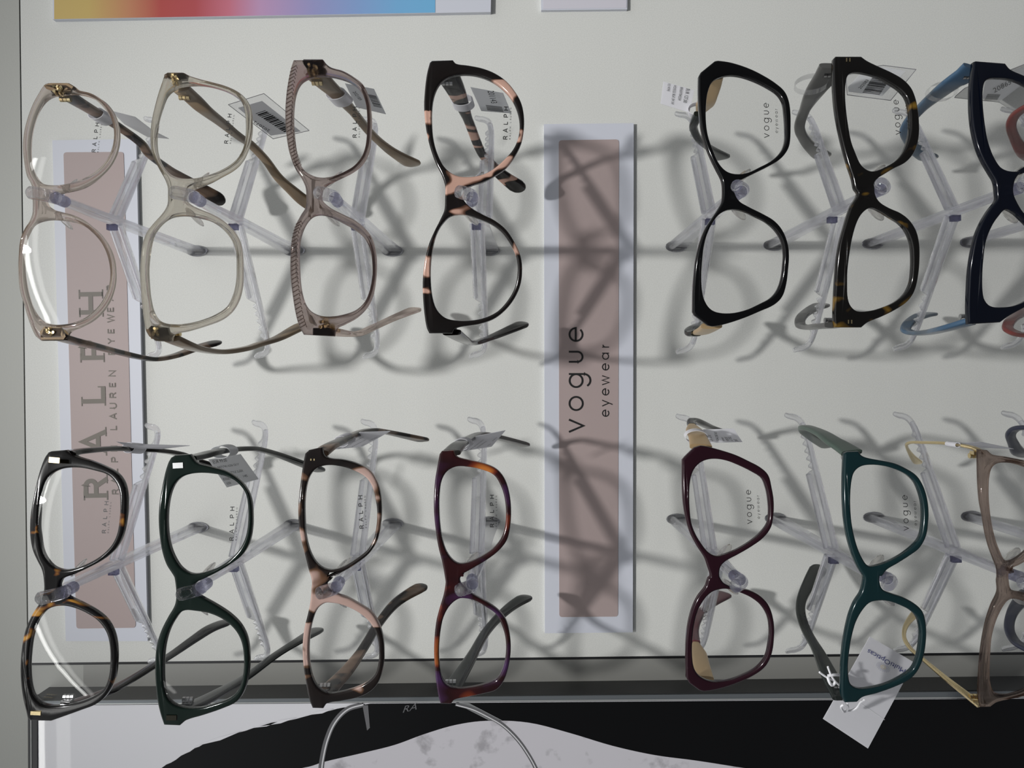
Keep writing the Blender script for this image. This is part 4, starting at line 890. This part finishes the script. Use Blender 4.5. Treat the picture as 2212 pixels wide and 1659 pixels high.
# ------------------------------------------------------------------ tags
def band_loop(e, p, dirv, mt, rh=.0062, rb=.0034, wd=.006, tilt=0):
    """sleeve of paper round a temple at p (u,v,d), axis towards dirv (u,v,d)"""
    A = W(*p); T = (W(*dirv) - A).normalized(); H = Vector((0,0,1)); H = (H - T*H.dot(T)).normalized(); B = T.cross(H)
    V, F = [], []; n = 28
    for i in range(n):
        a = 2*math.pi*i/n
        for (k, o) in ((-.5, 0), (.5, 0), (.5, .00025), (-.5, .00025)):
            V.append(A + T*wd*k + B*(rb+o)*math.cos(a) + H*(rh+o)*math.sin(a))
    for i in range(n):
        j = (i+1) % n
        for q in range(4):
            q2 = (q+1) % 4; F.append((i*4+q, j*4+q, j*4+q2, i*4+q2))
    return link('loop', raw_mesh(V, F), mt, e)
PLANE = {}
def tagthing(key, label, corners, mt, loop=None, texts=(), bars=None, inner=None, name='price_tag', cat='price tag', film_edge=False):
    if texts or inner or bars or name == 'swing_tag':
        a_, b_, c_ = W(*corners[0]), W(*corners[1]), W(*corners[-1]); pn = (b_-a_).cross(c_-a_)
        def Q(q):
            r_ = ray(q[0], q[1]); t = (a_ - CAM).dot(pn)/r_.dot(pn); p = CAM + r_*t; return (q[0], q[1], -p.y)
        corners = [Q(q) for q in corners]
        PLANE[name] = Q
        if inner: inner = [Q(q) for q in inner]
        texts = [(t[0],) + tuple(Q(q) for q in t[1:]) for t in texts]
        if bars: bars = tuple(Q(q) for q in bars[:3]) + (bars[3],)
    c = sum((W(*q) for q in corners), Vector())/len(corners)
    e = empty(name, c, label, cat, 'tags on the glasses' if name == 'price_tag' else None)
    slab(corners, .0003, 'card', mt, e)
    n = (W(*corners[1]) - W(*corners[0])).cross(W(*corners[2]) - W(*corners[0])).normalized()
    if n.y > 0: n = -n
    if inner: slab([tuple(q[:2]) + (q[2]+.0002,) for q in inner], .0002, 'paper_label', M['papergrey'], e)
    if film_edge:
        P = [W(*q) for q in corners]; P.append(P[0]); V, F = [], []
        parts = [tube([P[i], (P[i]+P[i+1])/2, P[i+1]], .00018, 5) for i in range(len(P)-1)]
        V, F = join(parts); link('cut_edge', raw_mesh(V, F), M['filmedge'], e)
    if loop: band_loop(e, loop[0][:2] + (RD(loop[0][2], OFF[key]),), loop[1][:2] + (RD(loop[1][2], OFF[key]),), *loop[2:])
    for (body, a, b, h) in texts:   # a start, b end, h top-of-first-letter (px,d)
        A = W(*a); font_text(body, A, W(*b)-A, W(*h)-A, 'print', M['ink'], e, n*.0006)
    if bars:
        a, b, h, seed = bars; r = random.Random(seed); A = W(*a); X = W(*b)-A; Y = W(*h)-A; x = 0; V, F = [], []
        while x < 1:
            wd = r.choice((.02,.03,.05)); k = len(V)
            V += [A+X*x+n*.0006, A+X*min(1,x+wd)+n*.0006, A+X*min(1,x+wd)+Y+n*.0006, A+X*x+Y+n*.0006]; F.append((k,k+1,k+2,k+3)); x += wd + r.choice((.015,.025,.035))
        link('barcode', raw_mesh(V, F), M['ink'], e, smooth=False)
    return e
tagthing(1, 'crumpled clear tag folded edge-on at the temple of the round crystal glasses',
  [(240,240,.112),(292,253,.104),(330,282,.090),(365,300,.078),(318,296,.084),(268,268,.100)], M['papergrey'], loop=((219,252,.121),(253,272,.106), M['paper'], .0050, .0032, .009))
tagthing(2, 'clear plastic tag with grey barcode label 202072 on the square crystal glasses',
  [(493,226,.110),(570,202,.098),(668,282,.074),(590,300,.084)], M['film'], film_edge=True,
  inner=[(514,233,.108),(566,218,.098),(650,284,.076),(585,293,.086)],
  texts=[('202072', (583,281,.0865),(549,260,.0925),(580,286,.0862))], bars=((551,245,.0955),(614,286,.0825),(572,238,.0935),3))
tagthing(3, 'white tag with barcode wrapped on the temple of the ribbed taupe crystal glasses',
  [(745,180,.110),(808,192,.094),(834,247,.080),(770,232,.098)], M['papergrey'], loop=((733,210,.130),(764,243,.110), M['paper'], .0058, .0034, .010),
  texts=[('202189', (760,198,.1075),(775,217,.1035),(767,196,.1065))], bars=((793,203,.0985),(806,229,.0915),(811,207,.0945),5))
tagthing(4, 'grey tag with handwritten number and barcode on the round pink tortoise glasses',
  [(1016,188,.118),(1087,201,.104),(1105,245,.092),(1040,240,.106)], M['papergrey'], loop=((1000,222,.124),(1015,268,.100), M['paper'], .0060, .0034, .007),
  texts=[('201143', (1052,196,.112),(1060,223,.106),(1066,195,.110))], bars=((1048,226,.1065),(1052,238,.104),(1083,230,.1005),7))
tagthing(5, 'small white tag reading EUR 127,00 sticking out beside the black angular glasses',
  [(1433,176,.118),(1500,195,.118),(1489,243,.118),(1427,224,.118)], M['paper'], loop=((1503,238,.118),(1500,262,.100), M['paper'], .0044, .0034, .006),
  texts=[('EUR 127,00', (1482,191.5,.118),(1475,222,.118),(1490,193,.118)),('8056597842204', (1469,188.5,.118),(1464,217,.118),(1475,189.5,.118)),
         ('VO5522 BLK SH 54', (1455,184,.118),(1449,225,.118),(1461,185.5,.118)),('VO W745', (1442,180.5,.118),(1440,197,.118),(1448,181.5,.118))])
tagthing(6, 'clear plastic tag with grey label 202083 and barcode on the very dark tortoise glasses',
  [(1826,152,.128),(1908,141,.128),(1979,150,.110),(1924,217,.108),(1830,205,.124)], M['film'], film_edge=True,
  loop=((1752,182,.143),(1744,226,.116), M['film'], .0085, .0045, .006),
  inner=[(1832,188,.124),(1876,140,.128),(1957,153,.112),(1905,208,.110),(1833,198,.124)],
  texts=[('202083', (1858,193,.119),(1876,174,.121),(1852,190,.1195))], bars=((1862,200,.1175),(1888,160,.1215),(1899,205,.1115),9))
tagthing(7, 'clear plastic tag with handwritten number 208657 on the navy glasses',
  [(2065,207,.128),(2085,190,.130),(2235,130,.125),(2235,222,.105),(2170,222,.112),(2062,211,.126)], M['film'], film_edge=True,
  inner=[(2122,212,.1195),(2130,170,.126),(2230,140,.123),(2225,180,.114),(2185,218,.1105)],
  loop=((2034,198,.134),(2023,206,.127), M['film'], .0075, .0045, .006),
  texts=[('208657', (2146,200,.1185),(2192,175,.1185),(2142,190,.1200))], bars=((2124,216,.1185),(2132,202,.1205),(2152,216,.1150),11))
tagthing(9, 'thin white tag seen edge-on at the temple of the amber tortoise glasses',
  [(252,955,.112),(300,960,.100),(410,963,.080),(350,970,.088),(285,968,.102)], M['paper'], loop=((290,968,.094),(339,972,.078), M['paper'], .0050, .0030, .009))
tagthing(10, 'grey price tag reading EUR 99.00 hanging from the dark green glasses',
  [(450,993,.118),(520,981,.104),(559,1035,.090),(490,1053,.104)], M['papergrey'], loop=((484,975,.123),(502,971,.114), M['papergrey'], .0062, .0034, .009),
  texts=[('EUR 99.00', (460,1001,.1155),(490,996,.1090),(457,994,.1170)),('RA7174U 6206 53/17', (470,1011,.1120),(516,1004,.1020),(468,1006.5,.1130)),
         ('ESSILOR STYLE SLEEK', (476,1026,.1085),(525,1018,.0985),(474,1021,.1095)),('ESSENTIAL    145', (482,1037,.1060),(534,1029,.0955),(480,1032,.1070)),('6206', (490,1046,.1035),(499,1044,.1015),(487,1041,.1045))])
tagthing(11, 'white price tag with small print hanging from the rose and brown tortoise glasses',
  [(778,934,.108),(843,932,.100),(783,965,.088),(722,971,.098)], M['paper'], loop=((745,950,.118),(777,935,.100), M['paper'], .0044, .0030, .009),
  texts=[('EUR 116,00', (732,968,.0985),(762,950,.1025),(727,968,.0980)),('RA7158U 5972 53/16', (745,965,.0960),(786,942,.1010),(742,965,.0958)),('UNIVERSAL FIT', (760,964,.0930),(792,948,.0965),(757,964,.0930)),('5972', (782,961,.0895),(790,957,.0905),(779,961,.0895)),('20/09/2022', (798,951,.0915),(816,942,.0935),(795,951,.0915))])
tagthing(12, 'white price tag with small print hanging from the berry tortoise glasses',
  [(1028,943,.108),(1092,930,.098),(1062,965,.084),(998,975,.096)], M['paper'], loop=((1000,958,.128),(1030,941,.090), M['paper'], .0046, .0030, .008),
  texts=[('EUR 117,00', (1006,972,.0965),(1023,956,.1010),(1002,972,.0960)),('RA7160 5974 52/15', (1017,969,.0945),(1045,948,.1000),(1014,969,.0942)),('UNIVERSAL', (1030,966,.0915),(1052,951,.0955),(1027,966,.0915)),('5974', (1054,961,.0865),(1061,957,.0875),(1051,961,.0865)),('20/09/22', (1064,951,.0895),(1074,943,.0915),(1061,951,.0895))])
tagthing(13, 'white price tag with small print standing off the plum angular glasses',
  [(1519,928,.120),(1585,926,.120),(1604,955,.118),(1520,957,.118)], M['paper'], loop=((1503,942,.138),(1511,955,.153), M['paper'], .0060, .0036, .004),
  texts=[('EUR 127,00', (1540,953,.1185),(1534,939,.1195),(1530,953,.1185)),('VO5462 2887 54/15', (1553,952,.1185),(1547,932,.1198),(1547,952,.1185)),('eyewear', (1565,952,.1185),(1561,944,.1192),(1559,952,.1185)),('MEMORY', (1576,952,.1185),(1570,943,.1192),(1569,952,.1185)),('AV. STEEZ', (1584,952,.1185),(1577,943,.1192),(1578,952,.1185)),('2887', (1595,953,.1185),(1590,948,.1190),(1588,953,.1185))])
tagthing(15, 'thin white tag seen edge-on at the gold temple of the smoky crystal glasses',
  [(2066,958,.146),(2118,955,.140),(2190,970,.120),(2130,968,.130)], M['paper'], loop=((2058,960,.143),(2035,957,.131), M['paper'], .0014, .0012, .010))
# swing tag
e = tagthing(14, 'large white folded swing tag with a dotted eye emblem on the teal green glasses',
  [(1879,1375,.128),(1975,1431,.126),(1875,1617,.136),(1778,1553,.138)], M['paper'], name='swing_tag', cat='swing tag')
cs = [(1879,1375,.128),(1975,1431,.126),(1911,1555,.1330),(1858,1520,.134)]
WQ = lambda u, v, o=.0008: W(*PLANE['swing_tag']((u, v))[:2], PLANE['swing_tag']((u, v))[2] + o)
A = WQ(1958, 1447); B = WQ(1876, 1402); Hh = WQ(1953.5, 1456.5)
font_text('MultiOpticas', A, B - A, Hh - A, 'print', M['inkblue'], e, Vector((0,0,0)))
Vd, Fd, Vg, Fg = [], [], [], []
ctr = Vector((1908, 1441)); ang = math.radians(29); ex = Vector((math.cos(ang), math.sin(ang))); ey = Vector((-ex.y, ex.x))
for ring in range(6):
    for k in range(20):
        a = 2*math.pi*k/20 + ring*.15; rr = 3 + ring*1.9
        q = Vector((math.cos(a)*rr*1.25, math.sin(a)*rr*.72)) 
        if abs(q.y) > 9.5*(1-(abs(q.x)/19)**2)+.4: continue
        p = ctr + ex*q.x + ey*q.y; s = .62
        V, F = (Vg, Fg) if ring < 2 else (Vd, Fd); k0 = len(V)
        for (dx, dy) in ((-s,0),(0,-s),(s,0),(0,s)): V.append(WQ(p.x+dx, p.y+dy))
        F.append((k0,k0+1,k0+2,k0+3))
link('emblem_dots', raw_mesh(Vd, Fd), M['inkblue'], e, smooth=False); link('emblem_centre', raw_mesh(Vg, Fg), M['inkgold'], e, smooth=False)
fl = [WQ(1840,1506,.0001), WQ(1878,1532,.0001), WQ(1911,1555,.0001)]
V, F = tube(fl, .00012, 5); link('fold_crease', raw_mesh(V, F), M['papergrey'], e)
def string(pts, r=.00055):
    V, F = tube(smooth_open([W(*p) for p in pts], 6), r, 7); return link('string', raw_mesh(V, F), M['string'], e)
string([(1822,1522,.160),(1817,1526,.158),(1820,1534,.152),(1826,1537,.148),(1832,1530,.150),(1829,1520,.158)])
string([(1828,1534,.148),(1838,1535,.145),(1850,1529,.146),(1858,1518,.152),(1866,1512,.160)])
string([(1770,1452,.152),(1784,1462,.151),(1800,1470,.150),(1814,1480,.150)]); string([(1788,1440,.154),(1796,1460,.153),(1806,1474,.152),(1816,1482,.150)])
string([(1788,1460,.153),(1800,1458,.153),(1814,1458,.150)], .0008); string([(1788,1462,.153),(1792,1474,.153),(1798,1480,.152),(1804,1474,.152)], .0008)

bpy.context.view_layer.update()
